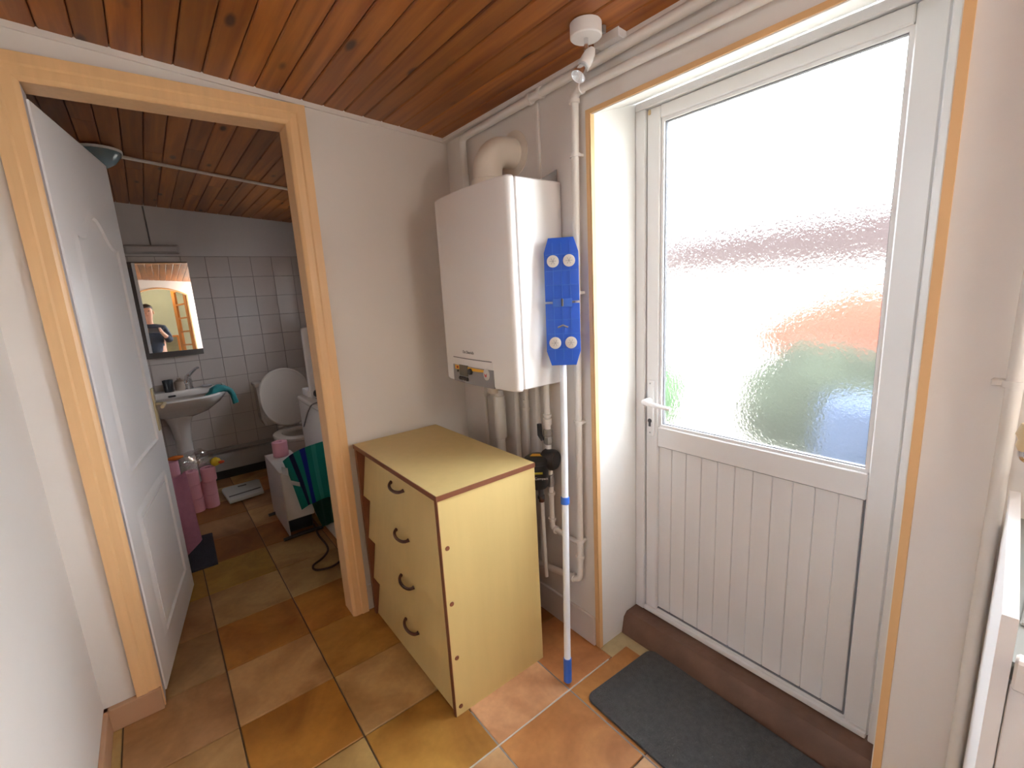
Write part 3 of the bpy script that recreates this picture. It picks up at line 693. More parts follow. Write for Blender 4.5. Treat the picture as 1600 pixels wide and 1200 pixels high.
for nm, lb, y, r, zb, cl in specs:
    t = thing(nm, lb, 'pipe', (PX, y, zb), 'pipes under the boiler')
    obj('pipe', tube([(PX, y, zb), (PX, y-.004, BZ0)], r, 12), PIPEW, t); collars(t, [((PX, y, z), (0,0,1)) for z in cl], r)
    if r < .009: obj('clip_foot', box(PX, 0, y-.006, y+.006, .977, .989), PIPEW, t)
t = thing('waste_pipe', 'thick white waste pipe with an open socket under the boiler', 'pipe', (-.05, -.362, .3))
obj('pipe', tube([(-.045, -.352, .3), (-.045, -.362, 1.03)], .022, 16), PIPEW, t)
obj('socket', lathe([(.023, 0), (.027, .004), (.027, .2), (.023, .204)], (-.045, -.362, .80)), PIPEW, t)
obj('drain_outlet', tube([(-.075, -.362, 1.02), (-.07, -.362, 1.12)], [.022, .028], 14), FLM, t)
t = thing('filter_feed_pipe', 'white pipe with wide couplings from boiler to black filter', 'pipe', (-.045, -.69, .86))
obj('pipe', tube([(-.047, -.688, .80), (-.04, -.680, BZ0)], .0125, 12), PIPEW, t)
for z, h in ((.925, .03), (.96, .012)): obj('coupling', lathe([(.012, 0), (.018, .002), (.018, h-.002), (.012, h)], (-.043, -.683, z)), PIPEW, t)
obj('valve_body', lathe([(.015, 0), (.019, .005), (.019, .03), (.015, .035), (.019, .04), (.019, .06), (.014, .065)], (-.045, -.685, .845), (0,0,1), 8), STEEL, t)
obj('valve_lever', tube([(-.062, -.672, .862), (-.066, -.66, .885), (-.066, -.658, .93)], [.008, .011, .010], 8), BLACK, t)
# black magnetic filter
f = thing('inline_filter', 'black cylindrical heating filter with yellow label beside the chest', 'filter', (-.09, -.66, .66))
fc = (-.098, -.672, .672); fr = .047
obj('canister', lathe([(.0, 0), (fr*.8, 0), (fr*.92, .012), (fr*.95, .08), (fr, .084), (fr, .105), (fr*1.12, .108), (fr*1.12, .125), (fr*.8, .135), (0, .137)], fc, (0,0,1), 28), BLACK, f)
obj('inlet_body', lathe([(.0, -.03), (.036, -.03), (.043, -.02), (.043, .02), (.036, .03), (0, .03)], (-.052, -.700, .785), (.3,-.95,0), 20), BLACK, f)
obj('top_label', prism([(-.028, -.012), (.028, -.012), (.024, .013), (-.02, .015)], (fc[0], fc[1], fc[2]+.136), (.7,-.7,0), (.7,.7,0), (0,0,1), .0012), YELLOW, f)
vd = (Vector((CAM.x, CAM.y, 0))-Vector((fc[0], fc[1], 0))).normalized(); vs_ = Vector((-vd.y, vd.x, 0))
text('lettering', 'TF1 Compact', .0145, Vector((fc[0], fc[1], .725))+vd*(fr+.0005), vs_, (0,0,1), WHITET, f)
obj('front_label', box(-.0, .0, 0, 0, 0, 0) if False else prism([(-.02, -.004), (.02, -.004), (.02, .004), (-.02, .004)], Vector((fc[0], fc[1], .748))+vd*(fr-.002), vs_, (0,0,1), vd, .003), mat('olive_yellow_label', (.42, .38, .04), .5), f)
obj('drain_cock', lathe([(.011, 0), (.011, -.03), (.014, -.032), (.014, -.045), (0, -.045)], (-.1, -.69, .672)), DKGREY, f)
t = thing('filter_return_pipe', 'white pipe bending from black filter bottom to the riser pipe', 'pipe', (-.04, -.69, .45))
obj('pipe', tube([(-.045, -.690, .735), (-.04, -.685, .47), (PX-.002, -.715, .458), (PX, -.818, .452)], .0118, 12, .03), PIPEW, t)
collars(t, [((-.043, -.688, .63), (0,0,1)), ((-.041, -.686, .51), (0,0,1)), ((-.034, -.70, .464), (.2,1,.1))], .0118)
obj('union_nut', lathe([(.012, 0), (.017, .003), (.017, .05), (.012, .055)], (-.044, -.690, .662), (0,0,1), 8), STEEL, t)
t = thing('filter_drain_pipe', 'short white drain pipe below the black filter behind the chest corner', 'pipe', (-.1, -.66, .3))
obj('pipe', tube([(-.075, -.672, .25), (-.085, -.675, .645)], .009, 10), PIPEW, t)
obj('drain_cap', lathe([(.009, 0), (.012, .002), (.012, .02), (.009, .022)], (-.084, -.6745, .60)), HANDLEB, t)
# cable trunking above the boiler, junction box
tag(obj('cable_trunking', box(-.012, 0, -.662, -.648, BZ1-.05, 2.135, .002), PIPEW), 'narrow white cable trunking running up the wall right of the flue', 'trunking')
jb = thing('junction_box', 'small white electrical junction box between ceiling spotlight and pipes', 'junction box', (-.03, -1.03, 2.15))
obj('box_body', box(-.062, -.0, -1.075, -.985, 2.168, 2.198, .003), WHITEPVC, jb); obj('box_lid', box(-.066, -.062, -1.077, -.983, 2.166, 2.2, .001), WHITEPVC, jb)
# pipe by the sink
t = thing('sink_riser_pipe', 'white vertical pipe beside the sink side board at the right edge', 'pipe', (-.02, -1.948, 0))
obj('pipe', tube([(-.02, -1.948, 0), (-.02, -1.946, 2.07)], .012, 12), PIPEW, t); collars(t, [((-.02, -1.947, 1.249), (0,0,1))], .012)
obj('clip_foot', box(-.02, 0, -1.952, -1.915, 1.243, 1.255, .002), PIPEW, t)

# ================================================================== CEILING SPOT
LX, LY = -.145, -1.025; lz = ceil(LX)-.001
sp = thing('ceiling_spotlight', 'white round ceiling spotlight with a tilted bare reflector bulb', 'lamp', (LX, LY, lz))
obj('base', lathe([(0, 0), (.045, 0), (.045, -.034), (.042, -.037), (0, -.037)], (LX, LY, lz), (0,0,1), 32), WHITEPVC, sp)
obj('base_notch', box(LX+.037, LX+.047, LY-.034, LY-.022, lz-.025, lz-.006), STEEL, sp)
obj('stem', tube([(LX, LY, lz-.037), (LX, LY, lz-.07)], .0065, 10), CHROME, sp)
pv = Vector((LX, LY, lz-.073)); dd = (-.42*r2 - .85*u2 - .10*fw).normalized()
ctr = pv + r2*.012
obj('swivel', lathe([(0, -.008), (.008, -.004), (.008, .004), (0, .008)], pv, (1,1,0), 10), CHROME, sp)
obj('holder', lathe([(0, -.024), (.009, -.022), (.016, -.006), (.018, .016), (.018, .038), (0, .038)], ctr+dd*.010, dd, 20), WHITEPVC, sp)
bu = obj('bulb', lathe([(.010, .0), (.014, .005), (.0195, .026), (.0215, .035), (.0215, .038), (.019, .038), (.010, .022), (0, .02)], ctr+dd*.046, dd, 24), CHROME, sp)
obj('bulb_glass', lathe([(0, 0), (.0195, 0), (.0195, .002), (0, .002)], ctr+dd*.083, dd, 24), BULBGL, sp)

# ================================================================== CHEST OF DRAWERS
XF, XB, YN, YR, HC = -.627, -.211, -.787, -.043, .840
ch = thing('chest_of_drawers', 'pale yellow wood-grain chest with four slanted drawers and brown edging', 'chest of drawers', (-.42, -.415, 0))
for y0 in (YN, YR-.018):
    sd = obj('side_panel', box(XF+.006, XB, y0, y0+.018, .0, HC-.020), MELA, ch)
    obj('edging', box(XF+.003, XF+.006, y0, y0+.018, 0, HC-.020), BROWN, sd)
    if y0 == YN: near = sd
    else: obj('inner_lining', box(XF+.003, XB-.02, y0-.003, y0-.0002, 0, HC-.02), BROWN, sd)
for x, z in ((-.600, .648), (-.602, .442), (-.601, .231), (-.602, .034)): obj('screw_cap', lathe([(0, 0), (.0085, 0), (.0075, .002), (0, .0025)], (x, YN, z), (0,-1,0), 14), BROWN, near)
tp = obj('top_board', box(XF+.002, XB, YN-.002, YR+.002, HC-.018, HC, .0008), MELA, ch)
obj('edging', box(XF-.001, XF+.002, YN-.004, YR+.002, HC-.018, HC-.0005), BROWN, tp)
obj('edging', box(XF-.001, XB, YN-.005, YN-.002, HC-.018, HC-.0005), BROWN, tp)
obj('back_panel', box(XB-.008, XB-.002, YR-.018, YN+.018, .02, HC-.02), BROWN, ch)
obj('bottom_board', box(XF+.05, XB-.01, YN+.018, YR-.018, .012, .030), MELA, ch)
pitch_z = .2055; zt = .812
for k in range(4):
    z1 = zt-k*pitch_z; z0 = max(z1-pitch_z-.004, .006); y0, y1 = YN+.019, YR-.026
    dr = obj('drawer', prism([(XF+.042, z1), (XF+.010, z0), (XF+.028, z0), (XF+.056, z1)], (0, y0, 0), (1,0,0), (0,0,1), (0,1,0), y1-y0, .0006), MELA, ch)
    hz = z1-.063; xs = XF+.042-(z1-hz)*.032/(z1-z0)
    n = Vector((-1, 0, .11)).normalized(); yc = -.413
    pts = [Vector((xs, yc+.056*math.cos(a), hz)) + n*.024*math.sin(a)**.8 + Vector((0,0,-.014*math.sin(a))) for a in [PI*i/12 for i in range(13)]]
    obj('handle', tube(pts, [.0062 if 0 < i < 12 else .0085 for i in range(13)], 8), HANDLEB, dr)
    obj('drawer_box', box(XF+.06, XB-.02, y0+.01, y1-.01, z0+.02, z1-.05), MELA, dr)

# ================================================================== MOP
mp = thing('flat_mop', 'white pole flat mop with blue head up, leaning against the boiler side', 'mop', (-.227, -.944, 0))
B0 = Vector((-.227, -.944, 0)); T0 = Vector((-.083, -.826, 1.20)); ax = (T0-B0).normalized()
obj('pole', tube([B0+ax*.075, T0+ax*.20], .0125, 16), ALU, mp)
obj('end_grip', tube([B0+ax*.006, B0+ax*.012, B0+ax*.10], [.010, .0155, .0155], 16), BLUE2, mp)
obj('ring', tube([B0+ax*.690, B0+ax*.716], .0165, 16), BLUE2, mp)
hn = (Vector((-.72, -.69, .08))); hu = Vector((0,0,1)).cross(hn).normalized(); hv = hn.cross(hu).normalized(); hn.normalize()
HCN = Vector((-.088, -.838, 1.418)); hw, hh = .060, .222
def hpoly(z0, z1, c0, c1):   # one half of the folding plate, cut corners at its outer end
    return [(-hw, z0+c0), (-hw+.016*(c0>0), z0), (hw-.016*(c0>0), z0), (hw, z0+c0), (hw, z1-c1), (hw-.016*(c1>0), z1), (-hw+.016*(c1>0), z1), (-hw, z1-c1)] if c0 else [(-hw, z0), (hw, z0), (hw, z1-c1), (hw-.016, z1), (-hw+.016, z1), (-hw, z1-c1)]
def hpoly2(z0, z1, c0): return [(-hw+.016, z0), (hw-.016, z0), (hw, z0+c0), (hw, z1), (-hw, z1), (-hw, z0+c0)]
for nm, P in (('upper_plate', hpoly(.004, hh, 0, .05)), ('lower_plate', hpoly2(-hh, -.004, .05))):
    pt = obj(nm, prism(P, HCN, hu, hv, hn, .012, .002), BLUE, mp)
    s = 1 if nm[0] == 'u' else -1
    for a in (-.030, .0, .030): obj('rib', prism([(a-.0012, min(s*.01, s*.205)), (a+.0012, min(s*.01, s*.205)), (a+.0012, max(s*.01, s*.205)), (a-.0012, max(s*.01, s*.205))], HCN+hn*.012, hu, hv, hn, .0016), BLUE2, pt)
    for b in (.06, .11, .165): obj('rib', prism([(-.055, s*b-.0012), (.055, s*b-.0012), (.055, s*b+.0012), (-.055, s*b+.0012)], HCN+hn*.012, hu, hv, hn, .0016), BLUE2, pt)
    for a in (-.029, .027):
        dk = obj('hook_disc', lathe([(0, 0), (.021, 0), (.021, .004), (.018, .005), (0, .005)], HCN+hu*a+hv*(s*.142)+hn*.012, hn, 20), mat('cream_velcro_disc', (.66, .62, .58), .7), pt)
        bm = bmesh.new()
        for q in range(3):
            A = hu*math.cos(q*PI/3)+hv*math.sin(q*PI/3); add_tube(bm, [HCN+hu*a+hv*(s*.142)+hn*.0172-A*.012, HCN+hu*a+hv*(s*.142)+hn*.0172+A*.012], .0007, 4)
        obj('disc_slots', bm, GREY, dk)
obj('hinge', prism([(-.034, -.016), (.034, -.016), (.034, .012), (-.034, .012)], HCN+hn*.006, hu, hv, hn, .009, .001), BLUE2, mp)
obj('hinge_pin', tube([HCN+hn*.016-hv*.014, HCN+hn*.016+hv*.012], .004, 8), DKGREY, mp)
obj('latch', tube([HCN-hv*.088+hn*.014-hu*.018, HCN-hv*.080+hn*.016, HCN-hv*.088+hn*.014+hu*.018], .003, 8), STEEL, mp)
obj('swivel_joint', tube([T0+ax*.19, HCN-hn*.002], .011, 10), BLUE2, mp)

# ================================================================== DOORMAT
rm = .03; mx0, mx1, my0, my1 = -.232, .132, -1.712, -1.045
pts = []
for cx, cy, a0 in ((mx1-rm, my1-rm, 0), (mx0+rm, my1-rm, 90), (mx0+rm, my0+rm, 180), (mx1-rm, my0+rm, 270)):
    for k in range(6): a = math.radians(a0+k*18); pts.append((cx+rm*math.cos(a), cy+rm*math.sin(a)))
pts = [(x + (y+1.4)*.02, y - (x)*.05) for x, y in pts]
tag(obj('doormat', prism(pts, (0,0,.0015), (1,0,0), (0,1,0), (0,0,1), .009, .002), MAT_RUG), 'dark grey rectangular doormat in front of the outside door', 'doormat')

# ================================================================== SINK CORNER AT THE RIGHT EDGE
A, Bp = Vector((-.036, -1.963)), Vector((-.50, -2.001)); sd_ = (Bp-A).normalized(); sn = Vector((-sd_.y, sd_.x)); 
if sn.y > 0: sn = -sn
P = [A, Bp, Bp+sn*.015, A+sn*.015]
tag(obj('splash_board', prism([(q.x, q.y) for q in P], (0,0,.02), (1,0,0), (0,1,0), (0,0,1), 1.03, .002), WHITEDOOR), 'white upright side board screening the sink at the right edge', 'board')
su = thing('sink_unit', 'white sink cabinet with grey ribbed drainboard at the right edge', 'sink unit', (-.25, -2.3, 0))
SY = lambda x: -1.9785 + (x+.036)*(2.001-1.963)/(.50-.036)   # follows the side board
obj('cabinet', prism([(-.47, -2.72), (-.002, -2.72), (-.002, -1.98), (-.036, SY(-.036)), (-.47, SY(-.47))], (0,0,0), (1,0,0), (0,1,0), (0,0,1), .962), WHITEDOOR, su, smooth=False)
cd = obj('cabinet_door', box(-.488, -.47, -2.36, -2.0168, .03, .955, .001), WHITEDOOR, su)
obj('cabinet_door', box(-.488, -.47, -2.70, -2.37, .03, .955, .003), WHITEDOOR, su)
obj('knob', lathe([(.006, 0), (.014, .012), (.012, .02), (0, .022)], (-.488, -2.33, .72), (-1,0,0), 14), CHROME, cd)
db = obj('drainboard', prism([(-.49, -2.72), (-.002, -2.72), (-.002, -1.98), (-.036, SY(-.036)), (-.49, SY(-.49))], (0,0,.962), (1,0,0), (0,1,0), (0,0,1), .025), MARB, su, smooth=False)
for k in range(14): obj('rib', box(-.40, -.06, -2.022-.022*k, -2.014-.022*k, .987, .992, .002), MARB, db)
obj('rim', box(-.512, -.49, -2.72, -2.0185, .962, 1.003, .003), ENAMEL, su)
tp_ = thing('wall_tap', 'chrome wall tap with a cream handle above the drainboard', 'tap', (-.0, -2.0, 1.13))
obj('tap_body', tube([(-.0, -2.035, 1.125), (-.07, -2.035, 1.125), (-.16, -2.04, 1.115), (-.2, -2.04, 1.06)], .011, 10, .03), CHROME, tp_)
obj('tap_handle', lathe([(.008, 0), (.012, .01), (.010, .02), (.014, .03), (.009, .05), (0, .052)], (-.075, -1.975, 1.14), (0, 0, 1), 10), mat('cream_plastic', (.72, .58, .36), .4), tp_)
obj('tap_valve', tube([(-.075, -2.035, 1.125), (-.075, -1.975, 1.125), (-.075, -1.975, 1.145)], .008, 8, .012), CHROME, tp_)

# ================================================================== BATHROOM
# ceiling lamp and conduit
bl = thing('bathroom_ceiling_lamp', 'blue grey glass ceiling lamp seen over the top of the open door', 'lamp', (-1.31, 1.18, 2.27))
zc = ceil(-1.21)-.014
obj('mount', lathe([(0, 0), (.10, 0), (.10, -.012), (.05, -.018), (0, -.018)], (-1.31, 1.16, zc), (0,0,1)), REVEAL, bl)
obj('shade', lathe([(.096, -.012), (.092, -.028), (.065, -.062), (.03, -.084), (0, -.088)], (-1.31, 1.16, zc), (0,0,1)), LAMPG, bl)
tag(obj('ceiling_conduit', tube([(-1.23, 1.205, ceil(-1.19)-.023), (-.60, 1.315, ceil(-.60)-.023), (-.02, 1.40, ceil(-.02)-.023)], .0085, 10), PIPEW), 'thin white conduit crossing the bathroom ceiling boards', 'conduit')
# batten light above the mirror
bt = thing('strip_light', 'grey strip light box above the bathroom mirror', 'lamp', (-1.12, YB, 1.9))
obj('housing', box(-1.30, -.955, YB-.05, YB-.007, 1.90, 1.965, .006), mat('grey_white_plastic', (.42, .39, .38), .5), bt)
obj('diffuser', box(-1.29, -.97, YB-.066, YB-.05, 1.908, 1.957, .006), mat('dull_diffuser', (.45, .42, .41), .4), bt)
tag(obj('wall_cable', tube([(-1.13, YB-.012, 1.965), (-1.135, YB-.012, ceil(-1.13)-.02)], .005, 8), CABLEG), 'thin grey cable rising from the strip light to the ceiling', 'cable')
# mirror, tilted slightly forward
px_ray = lambda u, v: (r2*(u-800)/722.67 - u2*(v-600)/722.67 + fw)
mn = -px_ray(239, 508).normalized()
Mc = Vector((-1.098, YB-.05, 1.487)); mu = Vector((0,0,1)).cross(mn).normalized(); mv = mn.cross(mu).normalized()
mi = thing('wall_mirror', 'tilted rectangular mirror above the washbasin reflecting a person with a phone', 'mirror', (Mc.x, Mc.y, 1.15))
obj('mirror_glass', prism([(-.176, -.345), (.178, -.345), (.178, .345), (-.176, .345)], Mc, mu, mv, mn, .004), MIRR, mi, smooth=False)
obj('dark_board', prism([(-.215, -.39), (.178, -.39), (.178, .352), (-.215, .352)], Mc-mn*.012, mu, mv, mn, .011, .002), mat('dark_board_surface', (.10, .085, .08), .6), mi)  # dark board behind the glass, reaching past it at left and bottom
# washbasin
ws = thing('washbasin', 'white pedestal washbasin behind the half open door', 'washbasin', (-1.17, 2.35, 0))
bc = Vector((-1.15, YB-.02)); bwid, bdep = .335, .62; DZ = -.025
def dring(s, z, dy=0, sx=None):
    sx = sx or s; n = 28; out = []
    for k in range(n+1):
        a = PI*k/n; out.append(Vector((bc.x+bwid*sx*math.copysign(abs(math.cos(a))**.55, math.cos(a)), bc.y-dy-bdep*s*math.sin(a)**.8, z+DZ)))
    return out
basin = loft([dring(.35, .66, .06), dring(.62, .70, .02), dring(.86, .765), dring(.97, .815), dring(1, .845), dring(.985, .855), dring(.94, .853), dring(.88, .80, .03), dring(.70, .74, .07), dring(.4, .715, .12)])
obj('basin', basin, CERAMIC, ws, sharp=60)
obj('deck', box(-1.44, -.86, YB-.13, YB-.012, .775, .827, .008, 2), CERAMIC, ws)
obj('pedestal', loft([[Vector((-1.175+r*math.cos(2*PI*k/20), 2.36+r*1.1*math.sin(2*PI*k/20), z)) for k in range(20)] for r, z in ((.11, 0), (.095, .04), (.06, .15), (.055, .45), (.07, .58), (.10, .66))]), CERAMIC, ws)
obj('overflow_slot', box(-1.215, -1.165, YB-.165, YB-.13, .79, .80, .003), BLACK, ws)
fa = thing('basin_mixer', 'chrome mixer tap with raised lever on the washbasin', 'tap', (-1.07, 2.5, .827))
obj('tap_body', tube([(-1.06, 2.53, .828), (-1.06, 2.53, .915), (-1.07, 2.49, .93), (-1.085, 2.40, .905), (-1.085, 2.395, .89)], [.024, .022, .017, .013, .012], 12), CHROME, fa)
obj('lever', tube([(-1.06, 2.53, .915), (-1.055, 2.52, .94), (-1.0, 2.47, .995), (-.985, 2.45, 1.0)], [.021, .017, .009, .008], 10), CHROME, fa)
tag(obj('tumbler', lathe([(0, 0), (.03, 0), (.036, .095), (.033, .095), (.028, .006), (0, .006)], (-1.20, 2.50, .828)), mat('dark_glass', (.05, .06, .07), .1)), 'dark tumbler standing on the washbasin left of the tap', 'tumbler')
tag(obj('soap_bottle', lathe([(0, 0), (.032, 0), (.034, .01), (.034, .07), (.012, .085), (.012, .1), (0, .1)], (-1.125, 2.53, .828)), mat('beige_soap_plastic', (.48, .40, .33), .4)), 'squat beige soap bottle between tumbler and tap on the washbasin', 'bottle')
tag(obj('soap_dish', loft([[Vector((-.945+.04*s*math.cos(2*PI*k/16), 2.50+.03*s*math.sin(2*PI*k/16), z)) for k in range(16)] for s, z in ((.7, .828), (1, .84), (.85, .847), (.3, .848))]), mat('pale_soap', (.5, .5, .52), .4)), 'small oval pale soap on the right end of the washbasin', 'soap')
bm = tube(round_path([(-.99, 2.10, .805), (-.94, 2.11, .838), (-.885, 2.12, .850), (-.832, 2.12, .838), (-.812, 2.12, .79), (-.803, 2.12, .725)], .04, 4), .02, 12)
c0 = Vector((-.9, 2.11, .83))
for v in bm.verts:
    k = 1.5 if v.co.x < -.85 else .8
    v.co.y = 2.11+(v.co.y-2.11)*2.2*k*.6; v.co += Vector((1, 1, 1))*.006*noise.noise(v.co*40)
    if v.co.z > .845 and v.co.x < -.85: v.co.z += .022*math.sin(PI*min(1, max(0, (v.co.x+1.0)/.16)))
tag(obj('teal_cloth', bm, TEAL), 'teal cloth hanging over the right rim of the washbasin', 'cloth')
# plinth heater along the far wall
hp_ = thing('plinth_heater', 'long low grey heating duct along the bathroom far wall', 'heater', (-.8, YB, .08))
HG_ = mat('heater_grey', (.34, .32, .31), .45, var=.05)
obj('casing', prism([(YB-.008, .075), (YB-.11, .085), (YB-.11, .19), (YB-.085, .225), (YB-.008, .225)], (-1.5, 0, 0), (0,1,0), (0,0,1), (1,0,0), .98, .003), HG_, hp_)
obj('top_rail', box(-1.5, -.52, YB-.03, YB-.008, .235, .262, .004), HG_, hp_)
obj('recess_shade', box(-1.5, -.52, YB-.07, YB-.008, 0, .075), BLACK, hp_)  # black block stands in for the shade under the casing
# toilet
to = thing('toilet', 'white toilet with its lid raised, behind the washing machine', 'toilet', (-.40, 2.1, 0))
tx = -.405
def ering(z, cy, rx, ry, n=28, p=1): return [Vector((tx+rx*math.cos(2*PI*k/n), cy+ry*math.sin(2*PI*k/n), z)) for k in range(n)]
obj('bowl', loft([ering(0, 2.12, .11, .20), ering(.03, 2.12, .105, .19), ering(.14, 2.12, .095, .17), ering(.25, 2.08, .13, .21), ering(.34, 2.05, .175, .255), ering(.395, 2.04, .185, .27), ering(.398, 2.04, .14, .215), ering(.33, 2.05, .115, .18), ering(.22, 2.08, .06, .1)]), CREAMC, to)
def egg(z, s, cy=2.04):
    return [Vector((tx+.19*s*math.cos(a), cy-.01+(.255 if math.sin(a) < 0 else .20)*s*math.sin(a), z)) for a in [2*PI*k/32 for k in range(32)]]
obj('seat', loft([egg(.400, 1.0), egg(.418, 1.0), egg(.422, .93), egg(.420, .66), egg(.400, .62), egg(.400, 1.0)], False, False), CREAMC, to)
lt = math.radians(9)
def lidp(a, b, t): # a across, b up along the lid, t thickness (towards the room)
    return Vector((tx+a, 2.27+b*math.sin(lt)-t*math.cos(lt), .425+b*math.cos(lt)+t*math.sin(lt)))
lo = [(.208*math.cos(q)*(1 if math.sin(q) > 0 else 1-.10*abs(math.sin(q))), .24+(.262 if math.sin(q) > 0 else .245)*math.copysign(abs(math.sin(q))**.8, math.sin(q))) for q in [2*PI*k/36 for k in range(36)]]
obj('lid', loft([[lidp(a*s, .23+(b-.23)*s, t) for a, b in lo] for s, t in ((.97, 0), (1, .004), (1, .012), (.96, .018), (.88, .012))]), CREAMC, to)
for a in (-.085, .085): obj('hinge', lathe([(.012, -.02), (.012, .02)], (tx+a, 2.265, .425), (1,0,0), 10), CREAMC, to)
obj('cistern', loft([[Vector((tx+sx*w_, y, z)) for sx, y in ((-1, YB-.01), (-1, YB-.17), (-.9, YB-.185), (.9, YB-.185), (1, YB-.17), (1, YB-.01))] for w_, z in ((.17, .42), (.19, .48), (.195, .77))]), CREAMC, to)
obj('cistern_lid', box(tx-.205, tx+.205, YB-.195, YB-.005, .77, .80, .008, 2), CREAMC, to)
# washing machine, top loader with raised lid
wm = thing('washing_machine', 'white top-loading washing machine with raised lid, partly hidden by the door casing', 'washing machine', (-.30, .92, 0))
WMX0, WMX1, WMY0, WMY1, WMZ = -.548, -.13, .585, 1.215, .865
obj('body', box(WMX0, WMX1, WMY0, WMY1, .012, WMZ-.03, .010, 2), ENAMEL, wm)
obj('top', box(WMX0-.004, WMX1+.004, WMY0-.006, WMY1+.004, WMZ-.03, WMZ, .012, 3), ENAMEL, wm)
obj('lid', box(WMX0+.035, WMX1-.03, 1.03, 1.062, WMZ, 1.315, .014, 3), ENAMEL, wm)
obj('control_strip', box(WMX0+.03, WMX1-.03, 1.08, 1.205, WMZ, WMZ+.05, .01, 2), ENAMEL, wm)
obj('drum_opening', box(WMX0+.06, WMX1-.06, .66, 1.02, WMZ-.001, WMZ+.002), DKGREY, wm)
for x in (WMX0+.05, WMX1-.05):
    for y in (WMY0+.05, WMY1-.05): obj('foot', lathe([(0, 0), (.02, 0), (.02, .012), (0, .012)], (x, y, 0)), BLACK, wm)
obj('front_vent', box(WMX0+.03, WMX0+.10, WMY0-.002, WMY0, .70, .73), GREY, wm)
gd = thing('hair_clipper', 'small black and red corded gadget on the washing machine edge', 'gadget', (-.50, .80, WMZ))
obj('gadget_body', blob((-.49, .80, WMZ+.028), .028, .12, (1, 2.2, .95), 4), BLACK, gd); obj('gadget_head', blob((-.512, .86, WMZ+.062), .024, .15, (1, 1.2, 1), 5), BLACK, gd); obj('red_grip', blob((-.478, .74, WMZ+.02), .020, .1, (1, 1.6, .9), 6), RED, gd)
obj('cord', tube([(-.515, .80, WMZ+.02), (-.555, .86, WMZ), (-.562, .95, .80), (-.562, 1.05, .72), (-.562, 1.10, .68)], .004, 8, .05), CABLEG, gd)
# boxy heater on black feet
hx = thing('portable_heater', 'white box-shaped portable appliance on black feet with a pink roll on top', 'appliance', (-.68, 1.25, 0))
obj('body', prism([(1.035, .105), (1.50, .03), (1.50, .43), (1.035, .43)], (-.752, 0, 0), (0,1,0), (0,0,1), (1,0,0), .165, .006), mat('appliance_white', (.60, .57, .54), .45), hx)
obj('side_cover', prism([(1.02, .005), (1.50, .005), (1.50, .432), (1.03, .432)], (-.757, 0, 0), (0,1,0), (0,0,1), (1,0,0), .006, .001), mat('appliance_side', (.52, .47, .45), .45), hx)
obj('base', box(-.745, -.60, 1.06, 1.46, .012, .10, .006), BLACK, hx)
for y in (.985, 1.44): obj('foot', tube([(-.80, y, .014), (-.68, y+.01, .016), (-.56, y+.0, .014)], [.011, .013, .011], 8), BLACK, hx)
obj('power_cord', tube([(-.60, 1.06, .02), (-.617, .89, .008), (-.61, .76, .008), (-.62, .67, .008), (-.68, .60, .008), (-.745, .57, .008), (-.748, .505, .008), (-.66, .468, .008), (-.57, .53, .008), (-.54, .62, .02)], .0062, 8, .06), CABLEB, hx)
tr_ = thing('pink_roll', 'single pink toilet roll standing on the white appliance', 'toilet roll', (-.66, 1.40, .432))
obj('roll', lathe([(.018, 0), (.047, 0), (.049, .004), (.049, .098), (.047, .102), (.018, .102), (.018, 0)], (-.668, 1.40, .432)), PINK, tr_)
# towels over the machine side and the appliance
def tow(u, v):
    a = Vector((-.735, 1.00, .515)); b = Vector((-.560, .60, .70)); c = Vector((-.675, .93, .20)); d = Vector((-.570, .66, .34))
    p = (a*(1-u)+b*u)*(1-v) + (c*(1-u)+d*u)*v
    p += Vector((-.03, -.02, .02))*math.sin(PI*u)*(1-v*.4) + Vector((-.010, -.008, 0))*math.sin(11*u+2*v)*v
    if u < .45: p.z += .02*math.sin(PI*v)
    return p
tw = tag(obj('striped_towel', sheet(28, 22, tow, .007), TOWEL), 'teal towel with two blue stripes hanging beside the washing machine', 'towel')
obj('care_label', sheet(3, 3, lambda u, v: Vector((-.752+.03*u, .972-.022*u, .44+.05*v-.01*u)), .0015), WHITET, tw); obj('care_label', sheet(3, 3, lambda u, v: Vector((-.722+.04*u, .925-.05*u, .38+.028*v-.01*u)), .0015), WHITET, tw)
def tow2(u, v):
    a = Vector((-.645, .92, .32)); b = Vector((-.560, .62, .56)); c = Vector((-.60, .85, .07)); d = Vector((-.560, .68, .16))
    p = (a*(1-u)+b*u)*(1-v) + (c*(1-u)+d*u)*v
    return p + Vector((-.008, -.005, 0))*math.sin(13*u+3*v) + Vector((.012, .02, 0))
tag(obj('dark_green_towel', sheet(20, 16, tow2, .007), DKGREEN), 'dark green towel hanging under the striped teal towel', 'towel')
# bathroom scale
sc = thing('bathroom_scale', 'flat white bathroom scale on the tiles by the far wall', 'scale', (-.87, 2.03, 0))
obj('platform', prism([(-.985, 1.865), (-.745, 1.895), (-.725, 2.19), (-.745, 2.215), (-.985, 2.20), (-1.0, 2.17)], (0,0,.012), (1,0,0), (0,1,0), (0,0,1), .026, .006), SCALEW, sc)
obj('tread_strip', prism([(-.975, 1.945), (-.75, 1.975), (-.75, 1.995), (-.975, 1.965)], (0,0,.038), (1,0,0), (0,1,0), (0,0,1), .0015), DKGREY, sc)
obj('dial_window', prism([(-.89, 2.13), (-.83, 2.13), (-.83, 2.15), (-.89, 2.15)], (0,0,.038), (1,0,0), (0,1,0), (0,0,1), .0015), BLACK, sc)
for x, y in ((-.95, 1.92), (-.77, 1.94), (-.95, 2.16), (-.77, 2.17)): obj('foot', lathe([(0, 0), (.018, 0), (.018, .013), (0, .013)], (x, y, 0)), BLACK, sc)
